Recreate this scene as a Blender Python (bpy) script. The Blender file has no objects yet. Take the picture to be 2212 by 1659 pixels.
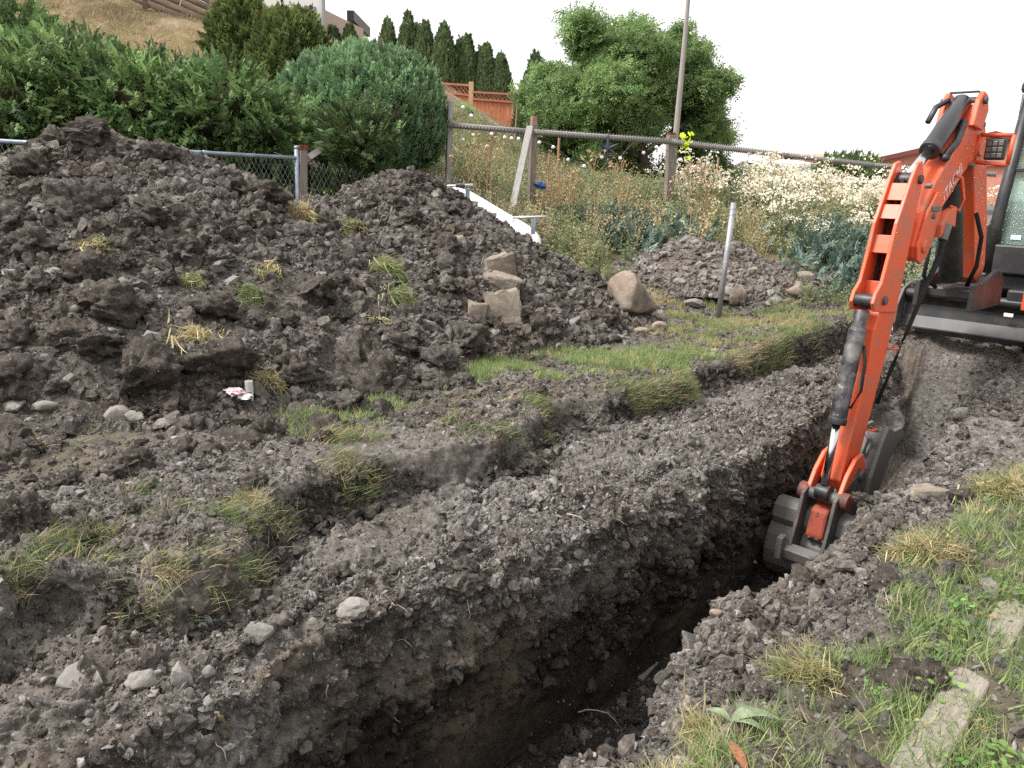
import bpy, bmesh, math, random
import numpy as np
from mathutils import Vector, Matrix
from mathutils.bvhtree import BVHTree
random.seed(7)
RNG = np.random.default_rng(11)
scene = bpy.context.scene
COL = scene.collection
R = math.radians

# ------------------------------------------------------------------ camera
CAM_Z, PITCH, ROLL = 1.6, R(14), R(2.0)
FPX = 1671.0                                   # focal length in pixels of a 2212 px wide picture
cam_data = bpy.data.cameras.new("camera")
cam_data.sensor_width = 36.0
cam_data.lens = 36.0 * FPX / 2212.0
cam_data.clip_start = 0.05
cam_data.clip_end = 3000
cam = bpy.data.objects.new("camera", cam_data)
COL.objects.link(cam)
cam.matrix_world = Matrix.Translation((0, 0, CAM_Z)) @ Matrix.Rotation(R(90) - PITCH, 4, 'X') @ Matrix.Rotation(ROLL, 4, 'Z')
scene.camera = cam
# ------------------------------------------------------------------ world, sun, exposure
SUN_EL, SUN_AZ = R(54), R(-105)                 # azimuth from +Y towards +X; the sun stands high on the left behind thin cloud
world = bpy.data.worlds.new("World")
scene.world = world
world.use_nodes = True
wn, wl = world.node_tree.nodes, world.node_tree.links
wn.clear()
sky = wn.new("ShaderNodeTexSky")
sky.sky_type = 'NISHITA'
sky.sun_disc = False
sky.sun_elevation = SUN_EL
sky.sun_rotation = SUN_AZ
sky.dust_density = 6.0
sky.air_density = 1.0
sky.ozone_density = 1.0
hs = wn.new("ShaderNodeHueSaturation")
hs.inputs["Saturation"].default_value = 0.10
bgn = wn.new("ShaderNodeBackground")
bgn.inputs["Strength"].default_value = 0.08
veil = wn.new("ShaderNodeBackground")           # the even white cloud sheet that hides the blue
veil.inputs["Color"].default_value = (1.0, 0.99, 0.98, 1)
veil.inputs["Strength"].default_value = 0.62
addn = wn.new("ShaderNodeAddShader")
wo = wn.new("ShaderNodeOutputWorld")
wl.new(sky.outputs[0], hs.inputs["Color"])
wl.new(hs.outputs[0], bgn.inputs["Color"])
wl.new(bgn.outputs[0], addn.inputs[0])
wl.new(veil.outputs[0], addn.inputs[1])
wl.new(addn.outputs[0], wo.inputs["Surface"])
sun_data = bpy.data.lights.new("sun", 'SUN')
sun_data.energy = 3.0
sun_data.angle = R(14)
sun_data.color = (1.0, 0.97, 0.93)
sun = bpy.data.objects.new("sun", sun_data)
COL.objects.link(sun)
sd = Vector((math.sin(SUN_AZ) * math.cos(SUN_EL), math.cos(SUN_AZ) * math.cos(SUN_EL), math.sin(SUN_EL)))
sun.rotation_euler = sd.to_track_quat('Z', 'Y').to_euler()
scene.view_settings.view_transform = 'Standard'
scene.view_settings.look = 'None'
scene.view_settings.gamma = 1.0
scene.view_settings.exposure = 0.72
scene.view_settings.use_curve_mapping = False
scene.render.engine = 'CYCLES'
scene.cycles.use_denoising = False
scene.cycles.max_bounces = 6
scene.cycles.transparent_max_bounces = 8

# ------------------------------------------------------------------ measuring: picture points to places
_cp, _sp, _cr, _sr = math.cos(PITCH), math.sin(PITCH), math.cos(ROLL), math.sin(ROLL)
def ray(u, v):
    a, b = (u - 1106) / FPX, -(v - 829.5) / FPX
    x, z = a * _cr - b * _sr, a * _sr + b * _cr
    return np.array([x, _cp + z * _sp, -_sp + z * _cp])
C0 = np.array([0, 0, CAM_Z])
def atz(u, v, z=0.0):
    d = ray(u, v); return C0 + d * ((z - CAM_Z) / d[2])
def aty(u, v, y):
    d = ray(u, v); return C0 + d * (y / d[1])
PHI = R(38.7)                                   # the trench runs this way
DS = np.array([math.sin(PHI), math.cos(PHI), 0]); DN = np.array([math.cos(PHI), -math.sin(PHI), 0])

# ------------------------------------------------------------------ noise
def _hash(ix, iy, iz, seed):
    h = (ix.astype(np.uint32) * np.uint32(374761393) + iy.astype(np.uint32) * np.uint32(668265263)
         + iz.astype(np.uint32) * np.uint32(2147483647) + np.uint32(seed * 974634777 & 0xffffffff))
    h = (h ^ (h >> np.uint32(13))) * np.uint32(1274126177)
    h = h ^ (h >> np.uint32(16))
    return (h & np.uint32(0xffff)).astype(np.float32) / 32767.5 - 1.0
def vnoise(p, freq, seed=0):
    q = p * freq
    i = np.floor(q).astype(np.int64); f = (q - i).astype(np.float32)
    f = f * f * (3 - 2 * f)
    x, y, z = i[:, 0], i[:, 1], i[:, 2]
    fx, fy, fz = f[:, 0], f[:, 1], f[:, 2]
    def c(a, b, d): return _hash(x + a, y + b, z + d, seed)
    v00 = c(0, 0, 0) * (1 - fx) + c(1, 0, 0) * fx
    v10 = c(0, 1, 0) * (1 - fx) + c(1, 1, 0) * fx
    v01 = c(0, 0, 1) * (1 - fx) + c(1, 0, 1) * fx
    v11 = c(0, 1, 1) * (1 - fx) + c(1, 1, 1) * fx
    return (v00 * (1 - fy) + v10 * fy) * (1 - fz) + (v01 * (1 - fy) + v11 * fy) * fz
def fbm(p, freq, octaves=4, gain=0.55, seed=0):
    s, a = 0, 1.0
    for o in range(octaves):
        s = s + a * vnoise(p + o * 3.17, freq * 2.03 ** o, seed + o); a *= gain
    return s
def billow(p, freq, octaves=3, gain=0.5, seed=0):
    s, a = 0, 1.0
    for o in range(octaves):
        s = s + a * (1 - 2 * np.abs(vnoise(p + o * 5.3, freq * 2.1 ** o, seed + 50 + o))); a *= gain
    return s
def sstep(a, b, x):
    t = np.clip((x - a) / (b - a), 0, 1); return t * t * (3 - 2 * t)

# ------------------------------------------------------------------ objects and tags
def tag(o, label=None, cat=None, group=None, kind=None):
    if label: o["label"] = label
    if cat: o["category"] = cat
    if group: o["group"] = group
    if kind: o["kind"] = kind
    return o
def link(name, data, parent=None):
    o = bpy.data.objects.new(name, data)
    COL.objects.link(o)
    if parent is not None: o.parent = parent
    return o
def empty(name, loc, label, cat, group=None, rotz=0.0):
    o = bpy.data.objects.new(name, None); COL.objects.link(o)
    o.location = tuple(loc); o.rotation_euler = (0, 0, rotz); o.empty_display_size = 0.2
    return tag(o, label, cat, group)
def np_mesh(name, V, F, mat=None, smooth=True, attrs=None):
    V = np.asarray(V, np.float32); F = np.asarray(F, np.int32)
    me = bpy.data.meshes.new(name)
    k = F.shape[1]
    me.vertices.add(len(V)); me.vertices.foreach_set("co", V.ravel())
    me.loops.add(F.size); me.loops.foreach_set("vertex_index", F.ravel())
    me.polygons.add(len(F)); me.polygons.foreach_set("loop_start", np.arange(0, F.size, k, dtype=np.int32))
    if smooth: me.polygons.foreach_set("use_smooth", np.ones(len(F), bool))
    me.update(calc_edges=True)
    for n, a in (attrs or {}).items():
        at = me.attributes.new(n, 'FLOAT', 'POINT'); at.data.foreach_set("value", np.asarray(a, np.float32))
    if mat: me.materials.append(mat)
    return me
def bm_mesh(name, bm, mat=None, smooth=False):
    me = bpy.data.meshes.new(name)
    bmesh.ops.recalc_face_normals(bm, faces=bm.faces)
    if smooth:
        for f in bm.faces: f.smooth = True
    bm.to_mesh(me); bm.free()
    if mat: me.materials.append(mat)
    return me
def grid_faces(nr, nc):
    a = np.arange(nr * nc, dtype=np.int32).reshape(nr, nc)
    return np.stack([a[:-1, :-1], a[:-1, 1:], a[1:, 1:], a[1:, :-1]], -1).reshape(-1, 4)
def grid_normals(P):                              # P: (nr, nc, 3)
    du = np.gradient(P, axis=0); dv = np.gradient(P, axis=1)
    n = np.cross(dv, du); n /= np.linalg.norm(n, axis=-1, keepdims=True) + 1e-9
    return n

# bmesh pieces
def b_box(bm, c, size, rot=None):
    r = bmesh.ops.create_cube(bm, size=1.0)["verts"]
    M = Matrix.Translation(Vector(c)) @ (rot.to_4x4() if rot else Matrix.Identity(4)) @ Matrix.Diagonal((*size, 1))
    bmesh.ops.transform(bm, matrix=M, verts=r); return r
def b_tube(bm, path, r, n=8, caps=True):
    path = [Vector(p) for p in path]
    rr = r if hasattr(r, "__len__") else [r] * len(path)
    rings = []
    up = Vector((0.13, 0.31, 0.94))
    for i, p in enumerate(path):
        t = (path[min(i + 1, len(path) - 1)] - path[max(i - 1, 0)]).normalized()
        a = t.cross(up)
        if a.length < 1e-3: a = t.cross(Vector((1, 0, 0)))
        a.normalize(); b = t.cross(a)
        rings.append([bm.verts.new(p + (a * math.cos(k * 2 * math.pi / n) + b * math.sin(k * 2 * math.pi / n)) * rr[i]) for k in range(n)])
    for i in range(len(rings) - 1):
        for k in range(n):
            bm.faces.new((rings[i][k], rings[i][(k + 1) % n], rings[i + 1][(k + 1) % n], rings[i + 1][k]))
    if caps:
        bm.faces.new(rings[0][::-1]); bm.faces.new(rings[-1])
def b_prism(bm, prof, x0, x1):                    # profile (y, z) extruded along x
    a = [bm.verts.new((x0, p[0], p[1])) for p in prof]
    b = [bm.verts.new((x1, p[0], p[1])) for p in prof]
    n = len(prof)
    bm.faces.new(a); bm.faces.new(b[::-1])
    for i in range(n):
        bm.faces.new((a[i], b[i], b[(i + 1) % n], a[(i + 1) % n]))
def bevel(o, w=0.006, seg=2):
    m = o.modifiers.new("bevel", 'BEVEL'); m.width = w; m.segments = seg; m.limit_method = 'ANGLE'; m.angle_limit = R(40)
    return o
def part(name, parent, bm, mat, bev=0.0, smooth=False, label=None):
    o = link(name, bm_mesh(name, bm, mat, smooth), parent)
    if bev: bevel(o, bev)
    if label: o["label"] = label
    return o

# ------------------------------------------------------------------ materials
class NT:
    def __init__(self, name):
        self.m = bpy.data.materials.new(name); self.m.use_nodes = True
        self.n, self.l = self.m.node_tree.nodes, self.m.node_tree.links
        self.n.clear()
        self.out = self.n.new("ShaderNodeOutputMaterial")
        self.bsdf = self.n.new("ShaderNodeBsdfPrincipled")
        self.l.new(self.bsdf.outputs[0], self.out.inputs[0])
    def node(self, t, **kw):
        x = self.n.new(t)
        for k, v in kw.items():
            if hasattr(x, k): setattr(x, k, v)
            else: x.inputs[k].default_value = v
        return x
    def link(self, a, b): self.l.new(a, b)
    def noise(self, scale, detail=4, rough=0.6, vec=None, dist=0.0):
        x = self.n.new("ShaderNodeTexNoise")
        x.inputs["Scale"].default_value = scale; x.inputs["Detail"].default_value = detail
        x.inputs["Roughness"].default_value = rough; x.inputs["Distortion"].default_value = dist
        if vec is not None: self.l.new(vec, x.inputs["Vector"])
        return x.outputs["Fac"]
    def ramp(self, fac, stops):
        x = self.n.new("ShaderNodeValToRGB")
        e = x.color_ramp.elements
        while len(e) > len(stops): e.remove(e[-1])
        while len(e) < len(stops): e.new(0.5)
        for i, (p, c) in enumerate(stops):
            e[i].position = p; e[i].color = (*c, 1) if len(c) == 3 else c
        self.l.new(fac, x.inputs[0]); return x.outputs["Color"]
    def mix(self, fac, a, b, mode='MIX'):
        x = self.n.new("ShaderNodeMix"); x.data_type = 'RGBA'; x.blend_type = mode
        for s, v in ((x.inputs[0], fac), (x.inputs[6], a), (x.inputs[7], b)):
            if hasattr(v, "links") or isinstance(v, bpy.types.NodeSocket): self.l.new(v, s)
            elif isinstance(v, (int, float)): s.default_value = v
            else: s.default_value = (*v, 1)
        return x.outputs[2]
    def math(self, op, a, b=0.0):
        x = self.n.new("ShaderNodeMath"); x.operation = op
        for s, v in ((x.inputs[0], a), (x.inputs[1], b)):
            if isinstance(v, bpy.types.NodeSocket): self.l.new(v, s)
            else: s.default_value = v
        return x.outputs[0]
    def attr(self, name, kind='GEOMETRY'):
        x = self.n.new("ShaderNodeAttribute"); x.attribute_name = name; x.attribute_type = kind
        return x.outputs["Fac"]
    def bump(self, h, strength=0.5, dist=0.02):
        x = self.n.new("ShaderNodeBump"); x.inputs["Strength"].default_value = strength; x.inputs["Distance"].default_value = dist
        self.l.new(h, x.inputs["Height"]); self.l.new(x.outputs[0], self.bsdf.inputs["Normal"])
    def pos(self):
        return self.n.new("ShaderNodeNewGeometry").outputs["Position"]
    def obj(self):
        return self.n.new("ShaderNodeTexCoord").outputs["Object"]
    def color(self, c):
        if isinstance(c, bpy.types.NodeSocket): self.l.new(c, self.bsdf.inputs["Base Color"])
        else: self.bsdf.inputs["Base Color"].default_value = (*c, 1)
    def rough(self, r, spec=0.3, metal=0.0):
        self.bsdf.inputs["Roughness"].default_value = r
        self.bsdf.inputs["Specular IOR Level"].default_value = spec
        self.bsdf.inputs["Metallic"].default_value = metal

def mat_soil(name, dark, mid, light, instanced=False, turf=False):
    t = NT(name)
    p = t.pos()
    big = t.noise(1.3, 4, 0.6, p)
    fine = t.noise(26, 6, 0.72, p)
    c = t.ramp(fine, [(0.28, dark), (0.5, mid), (0.74, light)])
    c = t.mix(t.ramp(big, [(0.35, (0, 0, 0)), (0.68, (1, 1, 1))]), c, t.mix(1.0, c, (0.60, 0.54, 0.49), 'MULTIPLY'))
    # pale grit: little stones bedded in the soil
    vo = t.node("ShaderNodeTexVoronoi"); vo.inputs["Scale"].default_value = 62; t.link(p, vo.inputs["Vector"])
    rnd = t.node("ShaderNodeSeparateColor"); t.link(vo.outputs["Color"], rnd.inputs[0])
    grit = t.math('MULTIPLY', t.math('GREATER_THAN', rnd.outputs[0], 0.86), t.math('LESS_THAN', vo.outputs["Distance"], 0.36))
    c = t.mix(t.math('MULTIPLY', grit, 0.7), c, t.ramp(rnd.outputs[1], [(0, (0.16, 0.14, 0.12)), (1, (0.30, 0.28, 0.255))]))
    if turf:
        tf = t.attr("turf")
        g = t.ramp(t.noise(9, 5, 0.7, p), [(0.3, (0.05, 0.044, 0.030)), (0.55, (0.095, 0.083, 0.058)), (0.75, (0.19, 0.16, 0.105))])
        c = t.mix(tf, c, g)
        dm = t.attr("damp_shade")                          # dark topsoil band of the turf step; trench shade painted over moist clay
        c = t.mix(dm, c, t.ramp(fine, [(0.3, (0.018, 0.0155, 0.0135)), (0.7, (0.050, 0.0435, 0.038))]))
        cl = t.attr("clay")
        c = t.mix(t.math('MULTIPLY', cl, 0.75), c, t.ramp(fine, [(0.3, (0.075, 0.056, 0.040)), (0.7, (0.185, 0.145, 0.105))]))
    if instanced:
        sh = t.attr("shade", 'INSTANCER')
        hv = t.node("ShaderNodeHueSaturation"); t.link(c, hv.inputs["Color"]); t.link(sh, hv.inputs["Value"])
        c = hv.outputs[0]
    t.color(c); t.rough(0.95, 0.15)
    h = t.math('ADD', t.math('MULTIPLY', t.noise(48, 5, 0.75, p), 1.0), t.math('MULTIPLY', grit, 0.25))
    t.bump(h, 0.7, 0.02)
    return t.m
SOIL_D, SOIL_M, SOIL_L = (0.052, 0.047, 0.0425), (0.138, 0.126, 0.114), (0.275, 0.256, 0.235)
M_GROUND = mat_soil("trench_soil", SOIL_D, SOIL_M, SOIL_L, turf=True)
M_HEAP = mat_soil("heap_soil", (0.034, 0.030, 0.027), (0.088, 0.078, 0.069), (0.20, 0.182, 0.163))
M_REARHEAP = mat_soil("rear_heap_soil", (0.06, 0.05, 0.042), (0.13, 0.11, 0.092), (0.24, 0.21, 0.18))
M_CLOD = mat_soil("clod_soil", (0.056, 0.050, 0.0455), (0.145, 0.132, 0.12), (0.295, 0.276, 0.252), instanced=True)
M_BIGCLOD = mat_soil("big_clod_soil", (0.030, 0.026, 0.0235), (0.075, 0.066, 0.058), (0.160, 0.143, 0.127))

def mat_stone(name, c1, c2, c3, instanced=False, spots=True):
    t = NT(name); p = t.obj()
    n1 = t.noise(3.0, 6, 0.65, p); n2 = t.noise(22, 4, 0.7, p)
    c = t.ramp(n1, [(0.3, c1), (0.52, c2), (0.72, c3)])
    c = t.mix(0.35, c, t.ramp(n2, [(0.3, c1), (0.7, c3)]))
    c = t.mix(t.ramp(t.noise(1.7, 5, .7, t.pos() if False else p), [(.46, (0, 0, 0)), (.62, (.85, .85, .85))]), c, (0.085, 0.073, 0.062))   # soil still clinging
    if instanced:
        sh = t.attr("shade", 'INSTANCER')
        hv = t.node("ShaderNodeHueSaturation"); t.link(c, hv.inputs["Color"]); t.link(sh, hv.inputs["Value"]); c = hv.outputs[0]
    t.color(c); t.rough(0.85, 0.25); t.bump(t.noise(30, 5, 0.7, p), 0.35, 0.02)
    return t.m
M_GRIT = mat_stone("grey_grit", (0.13, 0.123, 0.115), (0.25, 0.24, 0.225), (0.44, 0.425, 0.405), instanced=True)
M_STONE = mat_stone("grey_stone", (0.13, 0.118, 0.105), (0.24, 0.22, 0.20), (0.36, 0.335, 0.305))
M_PALESTONE = mat_stone("pale_stone", (0.11, 0.102, 0.092), (0.20, 0.188, 0.172), (0.32, 0.305, 0.282))
M_BOULDER = mat_stone("tan_boulder", (0.15, 0.115, 0.09), (0.26, 0.20, 0.155), (0.36, 0.29, 0.23))
M_SLAB = mat_stone("tan_slab", (0.12, 0.097, 0.075), (0.22, 0.18, 0.142), (0.36, 0.305, 0.245))
M_BLUESTONE = mat_stone("blue_grey_stone", (0.22, 0.22, 0.26), (0.32, 0.32, 0.38), (0.42, 0.42, 0.48))

def mat_leaf(name, green, tip, dry=(0.36, 0.27, 0.12), trans=0.35):
    t = NT(name)
    sh = t.attr("shade", 'INSTANCER'); dr = t.attr("dry", 'INSTANCER')
    oi = t.node("ShaderNodeObjectInfo")
    c = t.mix(oi.outputs["Random"], green, tip)
    c = t.mix(dr, c, dry)
    hv = t.node("ShaderNodeHueSaturation"); t.link(c, hv.inputs["Color"]); t.link(sh, hv.inputs["Value"])
    t.link(hv.outputs[0], t.bsdf.inputs["Base Color"]); t.rough(0.65, 0.25)
    tr = t.node("ShaderNodeBsdfTranslucent"); t.link(hv.outputs[0], tr.inputs["Color"])
    mx = t.node("ShaderNodeMixShader"); mx.inputs[0].default_value = trans
    t.link(t.bsdf.outputs[0], mx.inputs[1]); t.link(tr.outputs[0], mx.inputs[2]); t.link(mx.outputs[0], t.out.inputs[0])
    return t.m
M_GRASS = mat_leaf("grass_blade", (0.10, 0.175, 0.055), (0.20, 0.29, 0.11), (0.50, 0.405, 0.235))
M_BROADLEAF = mat_leaf("broad_weed_leaf", (0.10, 0.22, 0.05), (0.19, 0.33, 0.09))
M_JUNIPER = mat_leaf("juniper_spray", (0.075, 0.145, 0.05), (0.195, 0.29, 0.11), (0.16, 0.11, 0.05), 0.3)
M_GLOBE = mat_leaf("globe_conifer_spray", (0.14, 0.25, 0.12), (0.26, 0.40, 0.215), (0.14, 0.09, 0.06), 0.3)
M_OLIVE = mat_leaf("olive_conifer_spray", (0.085, 0.125, 0.04), (0.18, 0.225, 0.075), (0.12, 0.08, 0.045), 0.3)
M_CEDAR = mat_leaf("cedar_spray", (0.12, 0.19, 0.088), (0.22, 0.30, 0.14), (0.13, 0.10, 0.05), 0.3)
M_TREE = mat_leaf("tree_leaf", (0.12, 0.215, 0.08), (0.28, 0.40, 0.16), (0.30, 0.26, 0.08), 0.5)
M_WEED = mat_leaf("weed_leaf", (0.14, 0.185, 0.095), (0.25, 0.28, 0.15), (0.46, 0.40, 0.25), 0.35)
M_STRAW = mat_leaf("dry_weed_stalk", (0.46, 0.35, 0.20), (0.64, 0.52, 0.33), (0.40, 0.28, 0.15), 0.3)
M_FLUFF = mat_leaf("white_flower_head", (0.70, 0.65, 0.54), (0.84, 0.81, 0.73), (0.62, 0.52, 0.36), 0.3)
M_BLUEJUN = mat_leaf("blue_juniper_spray", (0.125, 0.185, 0.15), (0.22, 0.30, 0.25), (0.30, 0.2, 0.1), 0.2)

def mat_plain(name, c, rough=0.5, spec=0.4, metal=0.0, var=0.0, scale=8, bump=0.0, c2=None, lo=0.4, hi=0.65):
    t = NT(name); t.rough(rough, spec, metal)
    if var or c2:
        f = t.noise(scale, 5, 0.65, t.obj())
        c2 = c2 or tuple(x * (1 - var) for x in c)
        t.color(t.ramp(f, [(lo, c2), (hi, c)]))
        if bump: t.bump(t.noise(scale * 4, 4, 0.7, t.obj()), bump, 0.01)
    else: t.color(c)
    return t.m
def mat_wood(name, c1, c2, rough=0.8, grain=(3, 3, 60)):
    t = NT(name); t.rough(rough, 0.2)
    mp = t.node("ShaderNodeMapping"); mp.inputs["Scale"].default_value = grain
    t.link(t.obj(), mp.inputs["Vector"])
    f = t.noise(1.0, 6, 0.7, mp.outputs[0], 0.4)
    g = t.noise(2.2, 4, 0.6, t.obj())
    c = t.ramp(f, [(0.3, c1), (0.7, c2)])
    t.color(t.mix(t.math('MULTIPLY', g, 0.5), c, c1)); t.bump(f, 0.4, 0.01)
    return t.m
M_BARK = mat_wood("bark", (0.05, 0.04, 0.032), (0.13, 0.105, 0.085), grain=(12, 12, 3))
M_ROOT = mat_plain("pale_root", (0.50, 0.43, 0.34), 0.8, 0.2, var=0.4, scale=20)
M_BROWNROOT = mat_plain("brown_root", (0.22, 0.15, 0.095), 0.8, 0.2, var=0.5, scale=20)

# ------------------------------------------------------------------ scattering (geometry nodes on points with their own attributes)
_GROUPS = {}
def scatter_group(protos):
    key = tuple(o.name for o in protos)
    if key in _GROUPS: return _GROUPS[key]
    g = bpy.data.node_groups.new("scatter", 'GeometryNodeTree')
    g.interface.new_socket("Geometry", in_out='INPUT', socket_type='NodeSocketGeometry')
    g.interface.new_socket("Geometry", in_out='OUTPUT', socket_type='NodeSocketGeometry')
    n, l = g.nodes, g.links
    gi, go = n.new("NodeGroupInput"), n.new("NodeGroupOutput")
    gti = n.new("GeometryNodeGeometryToInstance")
    for o in protos:
        oi = n.new("GeometryNodeObjectInfo"); oi.inputs["Object"].default_value = o
        oi.inputs["As Instance"].default_value = False
        l.new(oi.outputs["Geometry"], gti.inputs[0])
    iop = n.new("GeometryNodeInstanceOnPoints"); iop.inputs["Pick Instance"].default_value = True
    def na(name, typ):
        a = n.new("GeometryNodeInputNamedAttribute"); a.data_type = typ; a.inputs["Name"].default_value = name
        return a.outputs["Attribute"]
    l.new(gi.outputs[0], iop.inputs["Points"]); l.new(gti.outputs[0], iop.inputs["Instance"])
    l.new(na("pick", 'INT'), iop.inputs["Instance Index"])
    l.new(na("rot", 'FLOAT_VECTOR'), iop.inputs["Rotation"])
    l.new(na("scl", 'FLOAT_VECTOR'), iop.inputs["Scale"])
    l.new(iop.outputs[0], go.inputs[0])
    _GROUPS[key] = g
    return g
def scatter(name, pos, rot, scl, protos, shade=None, dry=None, parent=None, kind='stuff', pick=None):
    pos = np.asarray(pos, np.float32); k = len(pos)
    me = bpy.data.meshes.new(name)
    me.vertices.add(k); me.vertices.foreach_set("co", pos.ravel())
    def put(n, typ, a, f):
        at = me.attributes.new(n, typ, 'POINT'); at.data.foreach_set(f, a)
    scl = np.asarray(scl, np.float32)
    if scl.ndim == 1: scl = np.repeat(scl[:, None], 3, 1)
    put("rot", 'FLOAT_VECTOR', np.asarray(rot, np.float32).ravel(), "vector")
    put("scl", 'FLOAT_VECTOR', scl.ravel(), "vector")
    put("pick", 'INT', (RNG.integers(0, len(protos), k) if pick is None else pick).astype(np.int32), "value")
    put("shade", 'FLOAT', np.asarray(shade if shade is not None else np.ones(k), np.float32), "value")
    put("dry", 'FLOAT', np.asarray(dry if dry is not None else np.zeros(k), np.float32), "value")
    o = link(name, me, parent)
    if kind: o["kind"] = kind
    m = o.modifiers.new("scatter", 'NODES'); m.node_group = scatter_group(protos)
    return o
def proto(name, me): return bpy.data.objects.new(name, me)      # never linked: only its mesh is used
def dir_rot(d):
    d = d / (np.linalg.norm(d, axis=1, keepdims=True) + 1e-9)
    r = np.zeros_like(d)
    r[:, 0] = np.arccos(np.clip(d[:, 2], -1, 1)); r[:, 2] = np.arctan2(d[:, 0], -d[:, 1])
    return r
def sample_quads(V, F, k, w=None):
    A, B, Cc, D = (V[F[:, i]] for i in range(4))
    nrm = np.cross(Cc - A, D - B) * 0.5
    ar = np.linalg.norm(nrm, axis=1)
    pr = ar * (w if w is not None else 1.0); cs = np.cumsum(pr)
    if cs[-1] <= 0: return np.zeros((0, 3)), np.zeros((0, 3)), np.zeros(0, int)
    f = np.searchsorted(cs, RNG.random(k) * cs[-1]); f = np.minimum(f, len(F) - 1)
    a, b = RNG.random((k, 1)), RNG.random((k, 1))
    P = (A[f] * (1 - a) + B[f] * a) * (1 - b) + (D[f] * (1 - a) + Cc[f] * a) * b
    return P, nrm[f] / (ar[f][:, None] + 1e-12), f

def lump(seed, sub=1, amp=0.3, cuts=6, squash=0.8, fine=0.0):
    rs = np.random.default_rng(seed)
    bm = bmesh.new(); bmesh.ops.create_icosphere(bm, subdivisions=sub, radius=1.0)
    P = np.array([v.co[:] for v in bm.verts])
    P *= (1 + amp * fbm(P + seed * 7.7, 1.1, 2, 0.5, seed))[:, None]
    for _ in range(cuts):
        d = rs.normal(size=3); d /= np.linalg.norm(d); h = rs.uniform(0.45, 0.85)
        s = P @ d; P -= np.outer(np.maximum(s - h, 0) * 0.92, d)
    if fine:
        nn = P / (np.linalg.norm(P, axis=1, keepdims=True) + 1e-9)
        P += nn * (fine * (billow(P + seed, 2.6, 3, 0.55, seed) - 0.4))[:, None]
    P *= np.array([1, rs.uniform(0.65, 1.0), squash * rs.uniform(0.75, 1.1)])
    for v, p in zip(bm.verts, P): v.co = p
    return bm
CLODS = [proto("clod_shape", bm_mesh("clod_shape", lump(s, 2, 0.5, 6, 0.75, .22), M_CLOD)) for s in range(8)]
GRITS = [proto("grit_shape", bm_mesh("grit_shape", lump(40 + s, 1, 0.45, 12, 0.36), M_GRIT)) for s in range(6)]

# ================================================================== THE GROUND
def H(x, y):                                       # the lie of the land
    X = [-400, -40, -12, -6, -3, 0, 3, 6, 10, 20, 60, 500]
    Y = [-60, 8, 10.3, 11.5, 13, 15, 18, 21, 26, 35, 80, 900]
    Z = np.array([
        [.1, .1, .1, .1, 0, 0, 0, 0, 0, 0, 0, 0],
        [.3, .3, .3, .2, 0, 0, 0, 0, .05, .1, .1, .1],
        [1.0, 1.0, 1.0, .8, .5, .2, .0, .05, .2, .2, .2, .2],
        [1.3, 1.3, 1.3, 1.1, .8, .65, .35, .3, .35, .3, .3, .3],
        [2.2, 2.2, 2.2, 1.7, 1.2, 1.05, .9, .85, .7, .5, .5, .5],
        [3.2, 3.2, 3.2, 2.6, 1.9, 1.5, 1.45, 1.4, 1.2, .8, .8, .5],
        [6.4, 6.4, 6.0, 4.5, 3.0, 2.0, 1.6, 1.5, 1.3, 1.0, .8, .5],
        [7.2, 7.2, 7.0, 5.3, 4.4, 2.8, 1.8, 1.5, 1.3, 1.0, .8, .5],
        [7.6, 7.6, 7.4, 5.9, 5.2, 3.6, 2.0, 1.4, 1.2, 1.0, .8, .5],
        [8, 8, 7.6, 6.6, 5.4, 3.7, 2.0, 1.1, .8, .6, .5, .3],
        [8, 8, 8, 7, 5, 3, 1.5, .5, .2, .1, 0, 0],
        [0, 0, 0, 0, 0, 0, 0, 0, 0, 0, 0, 0]])
    x = np.asarray(x, float); y = np.asarray(y, float)
    ix = np.clip(np.searchsorted(X, x) - 1, 0, len(X) - 2); iy = np.clip(np.searchsorted(Y, y) - 1, 0, len(Y) - 2)
    X = np.array(X, float); Y = np.array(Y, float)
    fx = np.clip((x - X[ix]) / (X[ix + 1] - X[ix]), 0, 1); fy = np.clip((y - Y[iy]) / (Y[iy + 1] - Y[iy]), 0, 1)
    z = (Z[iy, ix] * (1 - fx) + Z[iy, ix + 1] * fx) * (1 - fy) + (Z[iy + 1, ix] * (1 - fx) + Z[iy + 1, ix + 1] * fx) * fy
    d = np.hypot(x - 5.2, y - 8.3)                 # the digger stands on a low rise of packed soil
    return z + 0.22 * (1 - sstep(1.0, 3.2, d))

# ---- near ground: cross-sections along the trench, sampled by length so that its walls are as fine as its banks
def ip(tab, s):
    t = np.array(tab, float); return np.interp(s, t[:, 0], t[:, 1])
T_SCARP = [(-2, -3.1), (.5, -3.1), (.87, -3.2), (1.04, -3.36), (1.25, -3.1), (1.34, -2.9), (1.7, -2.86), (1.98, -3.15), (2.36, -3.36), (2.88, -3.36), (3.3, -3.2), (3.69, -3.04),
           (4.2, -3.2), (4.6, -3.36), (5.03, -3.18), (5.6, -3.16), (6.13, -2.98), (6.6, -3.16), (7.85, -3.0), (9.4, -2.75), (11.5, -2.7)]
T_LIPL = [(-2, -2.55), (.6, -2.46), (1.26, -2.32), (1.9, -2.38), (2.3, -2.36), (3.0, -2.24), (3.5, -2.12), (4.5, -2.04), (5.2, -2.02), (6.9, -2.08), (8.5, -1.92), (11.5, -1.9)]
T_LIPR = [(-2, -1.06), (1.7, -1.03), (2.2, -1.02), (2.5, -1.08), (3.0, -1.07), (3.3, -.95), (4.2, -.90), (5.65, -.88), (7.5, -1.0), (9, -.9), (11.5, -.8)]
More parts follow.
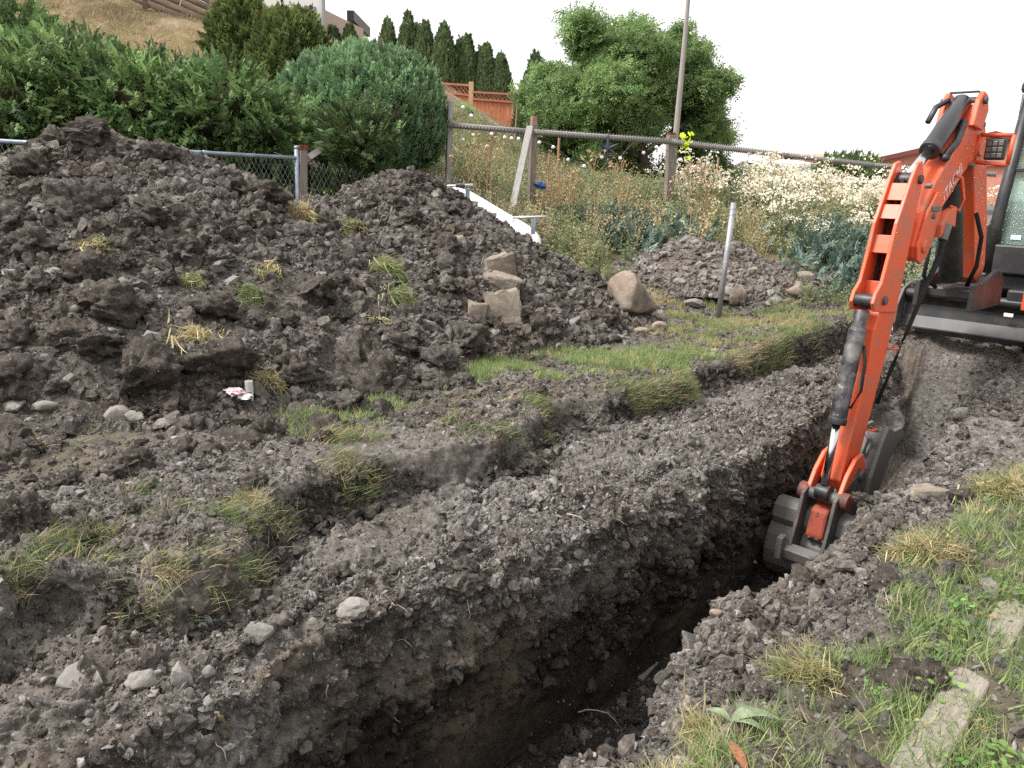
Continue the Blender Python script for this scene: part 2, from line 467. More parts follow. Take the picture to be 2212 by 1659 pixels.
T_TURFR = [(-2, -.86), (2, -.80), (2.5, -.75), (3.0, -.58), (3.8, -.60), (4.9, -.50), (5.9, -.3), (7, -.25), (9, .2), (11.5, .4)]
T_FLOOR = [(-2, -1.45), (5.3, -1.40), (6.0, -1.25), (6.6, -1.05), (7.6, -.98), (8.5, -.88), (8.66, -.7), (8.84, .06), (9.1, .2), (11.5, .2)]
ds0 = []
sv = -1.4
while sv < 11.2:
    ds0.append(sv); sv += 0.0085 + 0.0024 * max(sv, 0)
S = np.array(ds0); NS_ = len(S)
def wob(tab, freq, amp, seed):
    q = np.stack([S, np.full(NS_, seed * 3.3), np.zeros(NS_)], 1)
    return ip(tab, S) + amp * fbm(q, freq, 3, 0.55, seed)
nS, nL, nRr, nT = wob(T_SCARP, 3.0, .05, 1), wob(T_LIPL, 2.2, .05, 2), wob(T_LIPR, 2.4, .075, 3), wob(T_TURFR, 2.6, .07, 4)
nT = np.maximum(nT, nRr + 0.16)
zF = ip(T_FLOOR, S)
fl = np.clip((zF + 1.40) / 1.6, 0, 1)             # 0 where the trench is deep, 1 where it has run out
one = np.ones(NS_)
far = sstep(6.3, 7.4, S); bank = .13 * sstep(4.4, 6.6, S)
def mixz(z): return z * (1 - fl) + np.maximum(z, zF) * fl
prof = [  # (n, z) of the cross-section from far left to far right
    (-6.4 * one, .02 * one), (nS - .55, .03 * one), (nS - .03, .015 * one), (nS + .045, -.21 * one), (nS + .20, -.25 * one),
    ((nS + nL) / 2 + .14, -.13 + .12 * far), (nL - .14, -.16 + .2 * far), (nL, mixz(-.21) + .22 * far), (nL + .035 + .05 * far, mixz(-.42) + .2 * far),
    (np.maximum(nL + .10, -2.16) * (1 - far) - 1.50 * far, zF + .03), (np.maximum(nL + .2, -2.10) * (1 - far) - 1.44 * far, zF), (-1.65 + .4 * far, zF - .01), (-1.28 + .2 * far, zF), (nRr - .07, np.maximum(zF, -.45)), (nRr - .015, np.maximum(zF, -.10)),
    (nRr + .07, -.045 + bank), (nT - .04, -.05 + bank), (nT + .05, .05 + bank), (nT + .6, .04 + bank), (3.4 * one, .03 * one)]
cnt = [150, 62, 16, 16, 34, 44, 24, 18, 66, 8, 26, 24, 50, 22, 10, 26, 12, 30, 50]
Nn, Zz = [], []
for i in range(len(prof) - 1):
    k = cnt[i]; tt = np.linspace(0, 1, k, endpoint=(i == len(prof) - 2))
    Nn.append(prof[i][0][:, None] * (1 - tt) + prof[i + 1][0][:, None] * tt)
    Zz.append(prof[i][1][:, None] * (1 - tt) + prof[i + 1][1][:, None] * tt)
Nn, Zz = np.concatenate(Nn, 1), np.concatenate(Zz, 1)
bounds = np.cumsum([0] + cnt); NC = Nn.shape[1]
ker = np.array([1, 2, 3, 2, 1], float); ker /= ker.sum()
def smooth_cols(A):
    B = np.pad(A, ((0, 0), (2, 2)), mode='edge')
    return sum(ker[j] * B[:, j:j + NC] for j in range(5))
Nn, Zz = smooth_cols(smooth_cols(Nn)), smooth_cols(smooth_cols(Zz))
P = S[:, None, None] * DS + Nn[:, :, None] * DN
P[:, :, 2] = Zz
flat_w = 1 - (sstep(0, 1, (Nn - (nS - .1)[:, None]) / .2) * (1 - sstep(0, 1, (Nn - nT[:, None]) / .3)))
hz = H(P[:, :, 0], P[:, :, 1])
P[:, :, 2] += hz * flat_w
ci = np.arange(NC)
seg = np.searchsorted(bounds, ci, side='right') - 1
# per-column roughness and turf
rough_seg = np.array([.8, .8, .8, 1.5, 1.5, 1.2, 1.25, 1.5, 1.5, .5, .7, .7, .8, 1.3, 1.4, 1.3, 1.1, .7, .5])
rcol = np.interp(ci, (bounds[:-1] + bounds[1:]) / 2, rough_seg)
wall_t = np.clip((ci - bounds[8]) / (bounds[9] - bounds[8]), 0, 1)
wall_amp = np.where((ci >= bounds[8]) & (ci < bounds[9]), 1.0 - .82 * sstep(.45, .85, wall_t), 1.0)
PN = grid_normals(P)
Q = P.reshape(-1, 3)
amp = np.tile(rcol * wall_amp, NS_)
sm = sstep(-.3, .5, fbm(Q * np.array([1, 1, .6]), 1.1, 2, .5, 77)).astype(float)   # smooth patches and cloddy patches
disp = amp * (0.030 * fbm(Q, 2.3, 3, .55, 5) + (0.012 + .020 * sm) * (billow(Q, 6.5, 3, .55, 6) - .5) + (.004 + .008 * sm) * fbm(Q, 38, 3, .6, 7))
wallzone = ((ci >= bounds[7]) & (ci < bounds[9])).astype(float) * wall_amp
wallzone = np.tile(smooth_cols(np.repeat(wallzone[None], 1, 0))[0], NS_)
disp += wallzone * 0.055 * (billow(Q * np.array([1, 1, .75]), 3.0, 3, .55, 9) - .35)
edge = np.tile(1 - np.minimum(sstep(0, 30, ci), sstep(0, 20, NC - 1 - ci)), NS_)
Q = Q + PN.reshape(-1, 3) * disp[:, None]
Q[:, 2] -= edge * 0.15
turf = np.clip(flat_w, 0, 1).reshape(-1)
left = np.tile(ci < bounds[4], NS_)
pn = fbm(Q * np.array([1, 1, 0]), 1.6, 3, .5, 21)
turf = np.where(left, turf * sstep(.0, .7, pn + .15) * .75, turf * sstep(-.9, -.1, pn + .25))
clay = np.tile(((ci >= bounds[7] - 6) & (ci < bounds[9])).astype(float) * (1 - .8 * sstep(.55, .9, wall_t)), NS_) * sstep(.0, .5, fbm(Q, 1.7, 3, .55, 33))
clay = np.maximum(clay, np.tile((ci >= bounds[13]).astype(float), NS_) * .35 * sstep(-.2, .5, fbm(Q, 1.9, 3, .55, 34)))
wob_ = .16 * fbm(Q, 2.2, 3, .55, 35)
damp_shade = np.tile(((ci >= bounds[8]) & (ci < bounds[13])).astype(float), NS_) * sstep(.0, .30, np.tile(np.where(ci < bounds[9], wall_t, 1.0), NS_) + wob_)  # shade of the trench wall and floor put into the clay's colour
damp_shade = np.maximum(damp_shade * np.repeat(1 - sstep(5.8, 7.2, S), NC), .6 * np.tile(((ci >= bounds[2] + 3) & (ci < bounds[4] + 6)).astype(float), NS_) * sstep(-.7, .1, fbm(Q, 1.9, 3, .55, 36)))
GV = Q.astype(np.float64); GF = grid_faces(NS_, NC)
ground = link("ground", np_mesh("ground", GV, GF, M_GROUND, True, {"turf": turf, "clay": clay, "damp_shade": damp_shade}))
tag(ground, kind="structure")
seg_of_face = np.tile(seg[:-1], NS_ - 1)

# ---- the land beyond, out to the horizon (its own sheet, tucked under the near ground at the seam)
def axis(lo, hi, flo, fhi, step):
    a = list(np.arange(flo, fhi, step)); d = step; v = fhi
    while v < hi: a.append(v); d *= 1.35; v += d
    a.append(hi); d = step; v = flo - step
    while v > lo: a.insert(0, v); d *= 1.35; v -= d
    a.insert(0, lo); return np.array(a)
gx, gy = axis(-400, 500, -11, 14, .16), axis(-60, 900, -3, 27, .16)
FX, FY = np.meshgrid(gx, gy, indexing='ij')
FP = np.stack([FX, FY, H(FX, FY)], -1)
q = FP.reshape(-1, 3)
FP[:, :, 2] += (0.05 * fbm(q * np.array([1, 1, 0]), 1.2, 4, .55, 12)).reshape(FX.shape)
fs, fn = FX * DS[0] + FY * DS[1], FX * DN[0] + FY * DN[1]
inside = (fs > -1.2) & (fs < 10.95) & (fn > -6.1) & (fn < 3.15)
FP[:, :, 2] -= .07 * ((fs > -1.7) & (fs < 11.5) & (fn > -6.6) & (fn < 3.6))
FFa = grid_faces(len(gx), len(gy)); ins = inside.reshape(-1)
FFa = FFa[~ins[FFa].all(1)]
t = NT("hillside_soil"); p = t.pos()
c = t.ramp(t.noise(2.2, 6, .7, p), [(.3, (.10, .085, .045)), (.55, (.21, .155, .10)), (.75, (.36, .265, .185))])
t.color(c); t.rough(.95, .1); t.bump(t.noise(14, 5, .7, p), .6, .05)
M_HILL = t.m
hill = link("hillside_terrain", np_mesh("hillside_terrain", FP.reshape(-1, 3), FFa, M_HILL, True)); tag(hill, kind="structure")

# ================================================================== SPOIL HEAPS
def heap(name, x0, x1, y0, y1, step, cones, slope, label, mat, seed, rough=1.0, toe=.25, kk=.10):
    xs, ys = np.arange(x0, x1, step), np.arange(y0, y1, step)
    X, Y = np.meshgrid(xs, ys, indexing='ij')
    acc = np.zeros_like(X)
    wx = X + .12 * fbm(np.stack([X, Y, 0 * X], -1).reshape(-1, 3), .9, 3, .5, seed).reshape(X.shape)
    wy = Y + .12 * fbm(np.stack([Y, X, 0 * X], -1).reshape(-1, 3), .9, 3, .5, seed + 1).reshape(X.shape)
    for cx, cy, cz in cones:
        d = np.hypot(wx - cx, wy - cy)
        h = cz - slope * (np.sqrt(d * d + .02) - .14)
        acc += np.exp(np.clip(h / kk, -40, 60))
    h = kk * np.log(acc + 1e-18)
    g = H(X, Y)
    rel = np.where(h - g > toe, h - g, toe * np.exp((h - g - toe) / toe) * 1.25 - .25 * toe)   # toe spreads out
    Z = g + rel - .045 - .16 * (1 - sstep(-.03, .015, rel))
    Pp = np.stack([X, Y, Z], -1); n = grid_normals(Pp)
    n = np.where(n[..., 2:3] < 0, -n, n)
    q = Pp.reshape(-1, 3)
    a = sstep(-.05, .15, rel).reshape(-1)
    smh = sstep(-.4, .4, fbm(q, .8, 2, .5, seed + 5))
    d = rough * a * (.05 * fbm(q, 1.5, 3, .55, seed + 2) + (.012 + .026 * smh) * (billow(q, 3.6, 3, .55, seed + 3) - .4)
                     + (.012 + .014 * smh) * fbm(q, 11, 3, .6, seed + 4))
    q = q + n.reshape(-1, 3) * d[:, None]
    F = grid_faces(len(xs), len(ys))[:, ::-1]
    keep = (rel.reshape(-1) > -.03)
    F = F[keep[F].any(1)]
    used = np.unique(F); remap = np.full(len(q), -1); remap[used] = np.arange(len(used))
    q, F = q[used], remap[F]
    o = link(name, np_mesh(name, q, F, mat, True)); tag(o, label, "dirt pile")
    return o, q, F
BIG = [(-4.28, 8.0, 2.0), (-3.65, 8.05, 1.92), (-3.2, 8.0, 1.70), (-4.72, 8.0, 1.80), (-5.3, 8.0, 1.55), (-6.2, 7.6, 1.3), (-2.75, 8.2, 1.38), (-4.6, 6.6, 1.15), (-3.3, 7.0, 1.2), (-5.0, 5.4, .75)]
MID = [(-1.34, 9.9, 1.80), (-1.75, 9.5, 1.62), (-2.2, 9.2, 1.45), (-2.55, 9.0, 1.36), (-.70, 9.85, 1.42), (-.07, 9.9, 1.04), (.5, 10.1, .66), (1.0, 10.0, .42), (-.9, 9.2, 1.2), (.2, 9.4, .8), (1.35, 9.5, .22)]
REAR = [(2.7, 12.0, .98), (3.27, 12.0, .92), (2.1, 12.0, .72), (4.15, 12.0, .68), (4.7, 11.9, .42)]
big_heap, BV, BF = heap("spoil_heap", -8.5, -.4, 3.6, 10.6, .022, BIG, .56, "biggest dark spoil heap, in front of the chain link fence and junipers", M_HEAP, 101)
mid_heap, MV, MF = heap("spoil_heap", -3.6, 2.3, 6.6, 11.3, .022, MID, .66, "brown spoil heap with tan rock slabs, beside the white hull", M_HEAP, 201)
rear_heap, RV, RF = heap("spoil_heap", 1.0, 6.4, 10.7, 13.4, .028, REAR, .62, "low stony spoil heap behind the leaning steel post", M_REARHEAP, 301, .7)

# ---- one tree of triangles to set things down on
def deci(nr, nc, k): return np.ix_(np.arange(0, nr, k), np.arange(0, nc, k))
g3 = GV.reshape(NS_, NC, 3)[deci(NS_, NC, 3)]
parts_v = [g3.reshape(-1, 3), FP.reshape(-1, 3) - [0, 0, .02], BV, MV, RV]
parts_f = [grid_faces(*g3.shape[:2]), FFa, BF, MF, RF]
off = 0; allf = []
for v_, f_ in zip(parts_v, parts_f): allf.append(f_ + off); off += len(v_)
BVH = BVHTree.FromPolygons(np.concatenate(parts_v).tolist(), np.concatenate(allf).tolist())
def hit(u, v):                                     # where the picture point lands on the built ground
    d = ray(u, v); r = BVH.ray_cast(Vector(C0), Vector(d).normalized())
    return np.array(r[0]) if r[0] is not None else atz(u, v)
def drop(x, y, z=30.0):
    r = BVH.ray_cast(Vector((x, y, z)), Vector((0, 0, -1)))
    return r[0].z if r[0] is not None else float(H(x, y))
# ---- loose soil: crumbs and grit too many to count, the biggest lumps one by one
def lie(P_, n_, r, sink=.25): return P_ + n_ * (r * (1 - 2 * sink))[:, None] * .35
def plaw(k, lo, hi, a=1.5):
    return np.minimum(lo * RNG.random(k) ** (-1 / a), hi)
def crumbs(name, V, F, k, w, lo, hi, protos, parent=None, tone=(.55, 1.35), a=1.5, flat=.0, dens=1.25):
    c = V[F].mean(1); dist = np.linalg.norm(c - C0, axis=1)
    ww = w / np.maximum(dist, 1.2) ** dens
    Pp, n, f = sample_quads(V, F, k, ww)
    n = np.where((n[:, 2:3] < -.2), -n, n)
    d = dist[f]
    r = plaw(len(Pp), 1, hi / lo, a) * (lo * .4 + lo * .2 * d)
    r = np.minimum(r, hi)
    rot = RNG.random((len(Pp), 3)) * 6.28
    sh = tone[0] + (tone[1] - tone[0]) * RNG.beta(2, 2.4, len(Pp))
    return scatter(name, lie(Pp, n, r), rot, r, protos, sh, parent=parent)
seg_w = np.array([.9, .8, .2, .45, 1.0, 1.5, 1.5, 1.3, .55, .25, .3, .3, .3, 1.0, 1.3, 1.5, 1.2, .75, .55])
fw = seg_w[seg_of_face]
col_of_face = np.tile(ci[:-1], NS_ - 1)
fw = fw * np.where((col_of_face >= bounds[8]) & (col_of_face < bounds[9]), 1.0 - .97 * sstep(.02, .36, wall_t[col_of_face]), 1)
fw = fw * (1 - .55 * turf[GF[:, 0]])
fcz = GV[GF[:, 0]]
fw = fw * (.22 + 1.2 * sstep(-.5, .5, fbm(fcz, 1.5, 3, .55, 61)))
crumbs("soil_crumbs", GV, GF, 230000, fw, .0031, .042, CLODS, ground, (.5, 1.45), 2.2)
mound_w = fw * np.where((seg_of_face >= 4) & (seg_of_face <= 7), 1.8, .7)
crumbs("stone_grit", GV, GF, 95000, mound_w, .0031, .032, GRITS, ground, (.5, 1.3), 1.9)
crumbs("damp_shade_crumbs", GV, GF, 56000, damp_shade[GF[:, 0]] * np.where(seg_of_face < 4, 2.6, 1) * (.3 + sstep(-.3, .4, fbm(fcz, 2.2, 3, .55, 62))) * np.where((col_of_face >= bounds[8]) & (col_of_face < bounds[9]), 1.05 - sstep(.35, .7, wall_t[col_of_face]), .9), .0031, .05, CLODS, ground, (.28, .62), 1.9)  # crumbs toned dark to match the topsoil band and the painted trench shade
for o_, V_, F_, k, lo, sd_ in ((big_heap, BV, BF, 135000, .0035, 71), (mid_heap, MV, MF, 85000, .0034, 72), (rear_heap, RV, RF, 13000, .0046, 73)):
    w_ = .12 + 1.3 * sstep(-.5, .5, fbm(V_[F_[:, 0]], 1.0, 3, .5, sd_))
    crumbs("soil_crumbs", V_, F_, k, w_, lo, .075, CLODS, o_, (.42, 1.35) if o_ is not rear_heap else (.8, 1.7), 1.9, dens=.6)
    crumbs("stone_grit", V_, F_, k // 4, w_, lo * .8, .04, GRITS, o_, (.45, 1.15), 1.8, dens=.6)

def lump_mesh(name, seed, mat, sub=3, fine=.28, amp=.4, cuts=6, squash=.8, smooth=False):
    return bm_mesh(name, lump(seed, sub, amp, cuts, squash, fine), mat, smooth)
BIGCLODS = [lump_mesh("clod", 300 + s, M_BIGCLOD, 4, .34, .55, 3, .85, True) for s in range(7)]
STONES = [lump_mesh("stone", 400 + s, M_STONE, 2, .06, .35, 9, .65) for s in range(6)]
ROUNDS = [lump_mesh("stone", 450 + s, M_STONE, 3, .02, .3, 3, .75, True) for s in range(4)]
PALES = [lump_mesh("stone", 480 + s, M_PALESTONE, 2, .05, .35, 9, .55) for s in range(4)]
def in_view(Pp):
    q_ = Pp - C0
    y = q_[:, 1] * _cp - q_[:, 2] * _sp; z = q_[:, 1] * _sp + q_[:, 2] * _cp
    a = (q_[:, 0] * _cr + z * _sr) / y; b = (-q_[:, 0] * _sr + z * _cr) / y
    u_, v_ = 1106 + a * FPX, 829.5 - b * FPX; free = np.ones(len(Pp), bool)      # keep the places of the named stones, sods and litter clear
    for eu, ev, er in ((1076, 610, 95), (530, 860, 60), (838, 615, 70), (870, 660, 50), (440, 735, 55), (205, 535, 40), (640, 460, 45), (752, 498, 45), (993, 517, 30), (146, 438, 30), (266, 608, 30), (325, 732, 45), (600, 1360, 60), (395, 1450, 60), (165, 1465, 70), (350, 1292, 40), (545, 640, 40)):
        free &= np.hypot(u_ - eu, v_ - ev) > er
    return (y > .1) & (np.abs(a) < .665) & (np.abs(b) < .50) & free
def pieces(name, parent, V, F, k, w, meshes, lo, hi, a=1.8, sink=.3):
    Pp, n, f = sample_quads(V, F, k * 12, w)
    n = np.where(n[:, 2:3] < 0, -n, n)
    ok = in_view(Pp) & (np.einsum('ij,ij->i', n, C0 - Pp) > 0)
    Pp, n = Pp[ok][:k], n[ok][:k]
    rr = plaw(len(Pp), lo, hi, a)
    for p_, n_, r_ in zip(Pp, n, rr):
        o = link(name, random.choice(meshes), parent)
        o.location = tuple(p_ + n_ * r_ * .5 * (1 - 2 * sink)); o.scale = (r_, r_, r_ * random.uniform(.75, 1))
        o.rotation_euler = (random.uniform(-.5, .5), random.uniform(-.5, .5), random.uniform(0, 6.28))
bz = BV[BF[:, 0]]
low = 1.4 - np.clip(bz[:, 2] - H(bz[:, 0], bz[:, 1]), 0, 1.2)
pieces("clod", big_heap, BV, BF, 170, low + .3, BIGCLODS, .05, .21, 1.7)
pieces("stone", big_heap, BV, BF, 60, low + .6, STONES, .03, .085)
mz = MV[MF[:, 0]]
pieces("clod", mid_heap, MV, MF, 110, np.ones(len(MF)), BIGCLODS, .05, .16)
pieces("stone", mid_heap, MV, MF, 70, 1.3 - np.clip(mz[:, 2] - H(mz[:, 0], mz[:, 1]), 0, 1), STONES, .035, .10)
pieces("stone", rear_heap, RV, RF, 60, np.ones(len(RF)), STONES, .04, .11)
gw = fw * (seg_of_face < 8) * (fcz[:, 2] > -.4) / np.maximum(np.linalg.norm(fcz - C0, axis=1), 1.5)
pieces("clod", ground, GV, GF, 70, gw, BIGCLODS, .03, .075)
pieces("stone", ground, GV, GF, 120, gw, STONES, .014, .04)
pieces("stone", ground, GV, GF, 30, gw, PALES, .012, .022)
gw2 = fw * (seg_of_face >= 14) / np.maximum(np.linalg.norm(fcz - C0, axis=1), 1.5)
pieces("clod", ground, GV, GF, 45, gw2, BIGCLODS, .025, .07)
pieces("stone", ground, GV, GF, 45, gw2, STONES, .014, .035)
gw3 = fw * (seg_of_face < 3) * (fcz[:, 0] < 0) * sstep(-3.4, -4.8, (fcz @ DN))
pieces("clod", ground, GV, GF, 60, gw3, BIGCLODS, .04, .12)

# ---- stones and slabs that stand out, each a thing
def stone(name, u, v, wpx, hpx, meshseed, mat, label, cat="stone", yaw=0.0, tilt=(0, 0), deep=.8, sub=3, fine=.05, cuts=7, amp=.3, smooth=False, sink=.25, lift=0.0):
    p_ = hit(u, v + hpx * .35); d = np.linalg.norm(p_ - C0)
    sx, sz = wpx / FPX * d / 2, hpx / FPX * d / 2
    if cat == "rock slab":                         # broken slab: a skewed block with chipped edges
        rs = np.random.default_rng(meshseed); bm = bmesh.new(); bmesh.ops.create_cube(bm, size=2.0)
        for x in bm.verts: x.co += Vector(rs.uniform(-.42, .32, 3))
        bmesh.ops.bevel(bm, geom=bm.edges[:], offset=.16, segments=1, affect='EDGES'); bmesh.ops.subdivide_edges(bm, edges=bm.edges[:], cuts=3, use_grid_fill=True)
        q_ = np.array([x.co[:] for x in bm.verts]); q_ += .10 * fbm(q_ + meshseed, 1.3, 4, .6, meshseed)[:, None] * q_ + .03 * RNG.normal(size=q_.shape)
        for x, c_ in zip(bm.verts, q_): x.co = c_
    else: bm = lump(meshseed, 5 if cat == "clod" else sub, amp, cuts, 1.0, fine)
    co = np.array([x.co[:] for x in bm.verts]); co /= np.abs(co).max(0)
    for x, c_ in zip(bm.verts, co): x.co = (c_[0] * sx, c_[1] * sx * deep, c_[2] * sz)
    o = link(name, bm_mesh(name, bm, mat, smooth))
    o.location = (p_[0], p_[1] + sx * deep * .3, p_[2] + sz * (1 - 2.5 * sink) + lift); o.rotation_euler = (tilt[0], tilt[1], yaw)
    return tag(o, label, cat)
stone("boulder", 1365, 645, 128, 104, 501, M_BOULDER, "big rounded tan boulder at the foot of the brown heap by the lawn", "boulder", .5, (0, .10), .85, 4, .03, 8, .3, True, .08)
stone("stone", 1424, 706, 44, 34, 502, M_BOULDER, "pale oval cobble resting against the big tan boulder", yaw=.3, tilt=(0, .35), fine=.0, cuts=2, smooth=True)
stone("stone", 1385, 712, 34, 24, 503, M_BOULDER, "small tan cobble between the big boulder and the brown heap", fine=0, cuts=3, smooth=True)
stone("rock_slab", 1076, 570, 86, 54, 504, M_SLAB, "topmost of the four tan rock slabs on the brown heap", "rock slab", .3, (0, -.35), .7, cuts=13, amp=.2)
stone("rock_slab", 1078, 606, 108, 50, 505, M_SLAB, "pale flat slab bridging the middle of the tan slab stack on the brown heap", "rock slab", -.1, (.1, .12), .7, cuts=13, amp=.2)
stone("rock_slab", 1084, 654, 88, 108, 506, M_SLAB, "largest upright tan slab at the bottom of the slab stack on the brown heap", "rock slab", .1, (-.3, 0), .45, cuts=14, amp=.2)
stone("rock_slab", 1034, 668, 52, 58, 507, M_SLAB, "small broken slab leaning beside the largest tan slab", "rock slab", .2, (-.2, .1), .6)
stone("stone", 993, 517, 38, 24, 508, M_BOULDER, "smooth tan stone high on the brown heap above the slabs", yaw=.2, fine=0, cuts=3, smooth=True)
stone("earth_clod", 190, 292, 92, 84, 541, M_BIGCLOD, "jagged dark clod standing on the very top of the biggest heap", "clod", .4, (.1, .2), .7, 4, .22, 7, .4, sink=.15)
stone("earth_clod", 55, 968, 74, 54, 542, M_BIGCLOD, "large rounded dark clod at the near foot of the biggest heap", "clod", .4, (.1, .2), .8, 4, .30, 4, .4)
stone("earth_clod", 30, 1120, 100, 110, 543, M_BIGCLOD, "big dark block of earth beside the green tuft at the picture's edge", "clod", .2, (.1, .1), .8, 4, .28, 5, .4)
stone("earth_clod", 470, 560, 96, 60, 544, M_HEAP, "broad lumpy overhanging clod in the middle of the biggest heap", "clod", .2, (.1, .1), .8, 4, .32, 4, .4)
stone("earth_clod", 890, 388, 76, 44, 545, M_BIGCLOD, "dark rounded lump crowning the brown heap", "clod", .2, (.1, .1), .8, 4, .30, 4, .4, sink=.2)
stone("stone", 146, 438, 30, 24, 509, M_PALESTONE, "pale smooth cobble high on the biggest dark heap", fine=0, cuts=2, smooth=True)
stone("stone", 266, 608, 26, 20, 510, M_PALESTONE, "pale slanting stone half way up the biggest dark heap", tilt=(0, .5), cuts=5)
stone("stone", 160, 665, 20, 17, 511, M_PALESTONE, "small white round pebble on the flank of the biggest dark heap", fine=0, cuts=1, smooth=True)
stone("stone", 325, 732, 44, 46, 512, M_STONE, "angular grey stone low on the biggest dark heap beside dry grass", cuts=10)
stone("stone", 97, 874, 52, 26, 513, M_STONE, "rounded grey cobble among dark clods at the foot of the biggest heap", fine=0, cuts=2, smooth=True)
stone("stone", 250, 892, 62, 38, 514, M_STONE, "large domed brown stone half buried at the foot of the biggest heap", fine=0, cuts=3, smooth=True)
stone("stone", 288, 900, 40, 30, 515, M_STONE, "grey lump of stone touching the large domed brown stone", cuts=8)
stone("stone", 390, 1004, 20, 18, 516, M_STONE, "small round grey pebble alone on the trodden soil", fine=0, cuts=1, smooth=True)
stone("stone", 160, 1466, 84, 22, 517, M_PALESTONE, "broad flat grey stone with a dark stain near the trench mound", yaw=.4, tilt=(.5, 0), deep=.8, cuts=10)
stone("stone", 556, 1366, 60, 40, 518, M_PALESTONE, "bright angular white stone on the mound beside the trench", yaw=.3, tilt=(.3, .2), cuts=11)
stone("stone", 447, 1336, 28, 28, 519, M_BLUESTONE, "flat bluish stone chip standing on edge in the trench mound", tilt=(.4, .4), deep=.5, cuts=8)
stone("stone", 349, 1292, 48, 42, 520, M_STONE, "light rounded stone perched on a clod beside the turf bank", cuts=5)
stone("stone", 448, 1450, 30, 30, 521, M_PALESTONE, "pinkish round pebble beside an angular grey block", fine=0, cuts=2, smooth=True)
stone("stone", 393, 1458, 48, 62, 522, M_STONE, "angular upright grey block in the rubble of the trench mound", cuts=12)
stone("stone", 300, 1470, 56, 50, 523, M_STONE, "long tilted grey rock left of the angular upright block", tilt=(.2, -.6), cuts=10)
stone("stone", 760, 1310, 70, 60, 524, M_STONE, "round rough soil covered rock above the trench mound ridge", cuts=3, fine=.15)
stone("stone", 1592, 632, 40, 56, 525, M_BOULDER, "upright tan rock in the low stony heap next to the steel post", cuts=6)
stone("stone", 1725, 628, 50, 36, 526, M_BOULDER, "rounded tan rock on the sunny flank of the low stony heap", cuts=4, smooth=True)
stone("stone", 1738, 598, 44, 34, 527, M_SLAB, "upper tan rock on the low stony heap above a rounder one", cuts=6)
stone("stone", 1500, 655, 52, 26, 528, M_PALESTONE, "pale flat stone in the weeds at the toe of the low stony heap", cuts=6)
stone("stone", 2008, 1066, 90, 30, 529, M_SLAB, "flat pinkish slab edge on the right bank above the bucket", "rock slab", .1, (0, .05), .6, cuts=7)
stone("stone", 1548, 1325, 30, 28, 530, M_BOULDER, "smooth pink cobble poking from the right lip of the trench", fine=0, cuts=2, smooth=True)
stone("stone", 1605, 960 + 20, 26, 24, 531, M_STONE, "round grey cobble on the far left lip of the trench", fine=0, cuts=2, smooth=True)
stone("stone", 2080, 893, 50, 36, 532, M_STONE, "large grey cobble on the trench ramp behind the digger arm", fine=.02, cuts=4)

# ---- grass and leaves
def blade_proto(name, mat, seed, k=13, spread=.16, lean=.55, w=.030, segs=3, curl=.6):
    rs = np.random.default_rng(seed); V, F = [], []
    for _ in range(k):
        az, ln = rs.uniform(0, 6.28), abs(rs.normal(0, lean)); L = rs.uniform(.45, 1.0)
        b = np.array([rs.normal(0, spread), rs.normal(0, spread), 0]); wd = w * rs.uniform(.6, 1.2)
        side = np.array([math.cos(az + 1.57 + rs.normal(0, .6)), math.sin(az + 1.57 + rs.normal(0, .6)), 0])
        pt = b.copy(); i0 = len(V)
        for j in range(segs + 1):
            f = j / segs; a = ln * .4 + (ln * .6 + curl * rs.uniform(.2, 1)) * f
            ww = wd * (1 - f * .92)
            V += [pt - side * ww / 2, pt + side * ww / 2]
            pt = pt + np.array([math.cos(az) * math.sin(a), math.sin(az) * math.sin(a), math.cos(a)]) * L / segs
        for j in range(segs):
            q0 = i0 + 2 * j; F.append((q0, q0 + 1, q0 + 3, q0 + 2))
    return proto(name, np_mesh(name, np.array(V), np.array(F), mat, True))
GRASS = [blade_proto("grass_tuft", M_GRASS, s, 12, .14 + .05 * (s % 3), .5 + .1 * s, .055) for s in range(5)]
LONGGRASS = [blade_proto("long_grass_tuft", M_GRASS, 20 + s, 11, .14, .8, .028, 4, 1.0) for s in range(4)]
def leafy_proto(name, mat, seed, k=7, leaf=.32, stem=.8):
    rs = np.random.default_rng(seed); V, F = [], []
    for i in range(k):
        az = rs.uniform(0, 6.28); r = rs.uniform(.15, .5); z = rs.uniform(.2, stem); L = leaf * rs.uniform(.6, 1.1)
        c_, s_ = math.cos(az), math.sin(az); o_ = np.array([c_ * r, s_ * r, z]); el = rs.uniform(-.3, .5)
        fw_ = np.array([c_ * math.cos(el), s_ * math.cos(el), math.sin(el)]); sd_ = np.array([-s_, c_, rs.uniform(-.3, .3)])
        i0 = len(V)
        for f, w_ in ((-.05, .03), (.3, .36), (.65, .42), (1.0, .04)):
            cc = o_ + fw_ * L * f - np.array([0, 0, .18 * L * f * f]); V += [cc - sd_ * L * w_, cc + sd_ * L * w_]
        F += [(i0 + 2 * j, i0 + 2 * j + 1, i0 + 2 * j + 3, i0 + 2 * j + 2) for j in range(3)]
        i0 = len(V); V += [np.array([-.012, 0, 0]), np.array([.012, 0, 0]), o_ + [.008, 0, 0], o_ - [.008, 0, 0]]; F.append((i0, i0 + 1, i0 + 2, i0 + 3))
    return proto(name, np_mesh(name, np.array(V), np.array(F), mat, True))
LEAFY = [leafy_proto("clover_sprig", M_BROADLEAF, 60 + s, 8, .34) for s in range(4)]
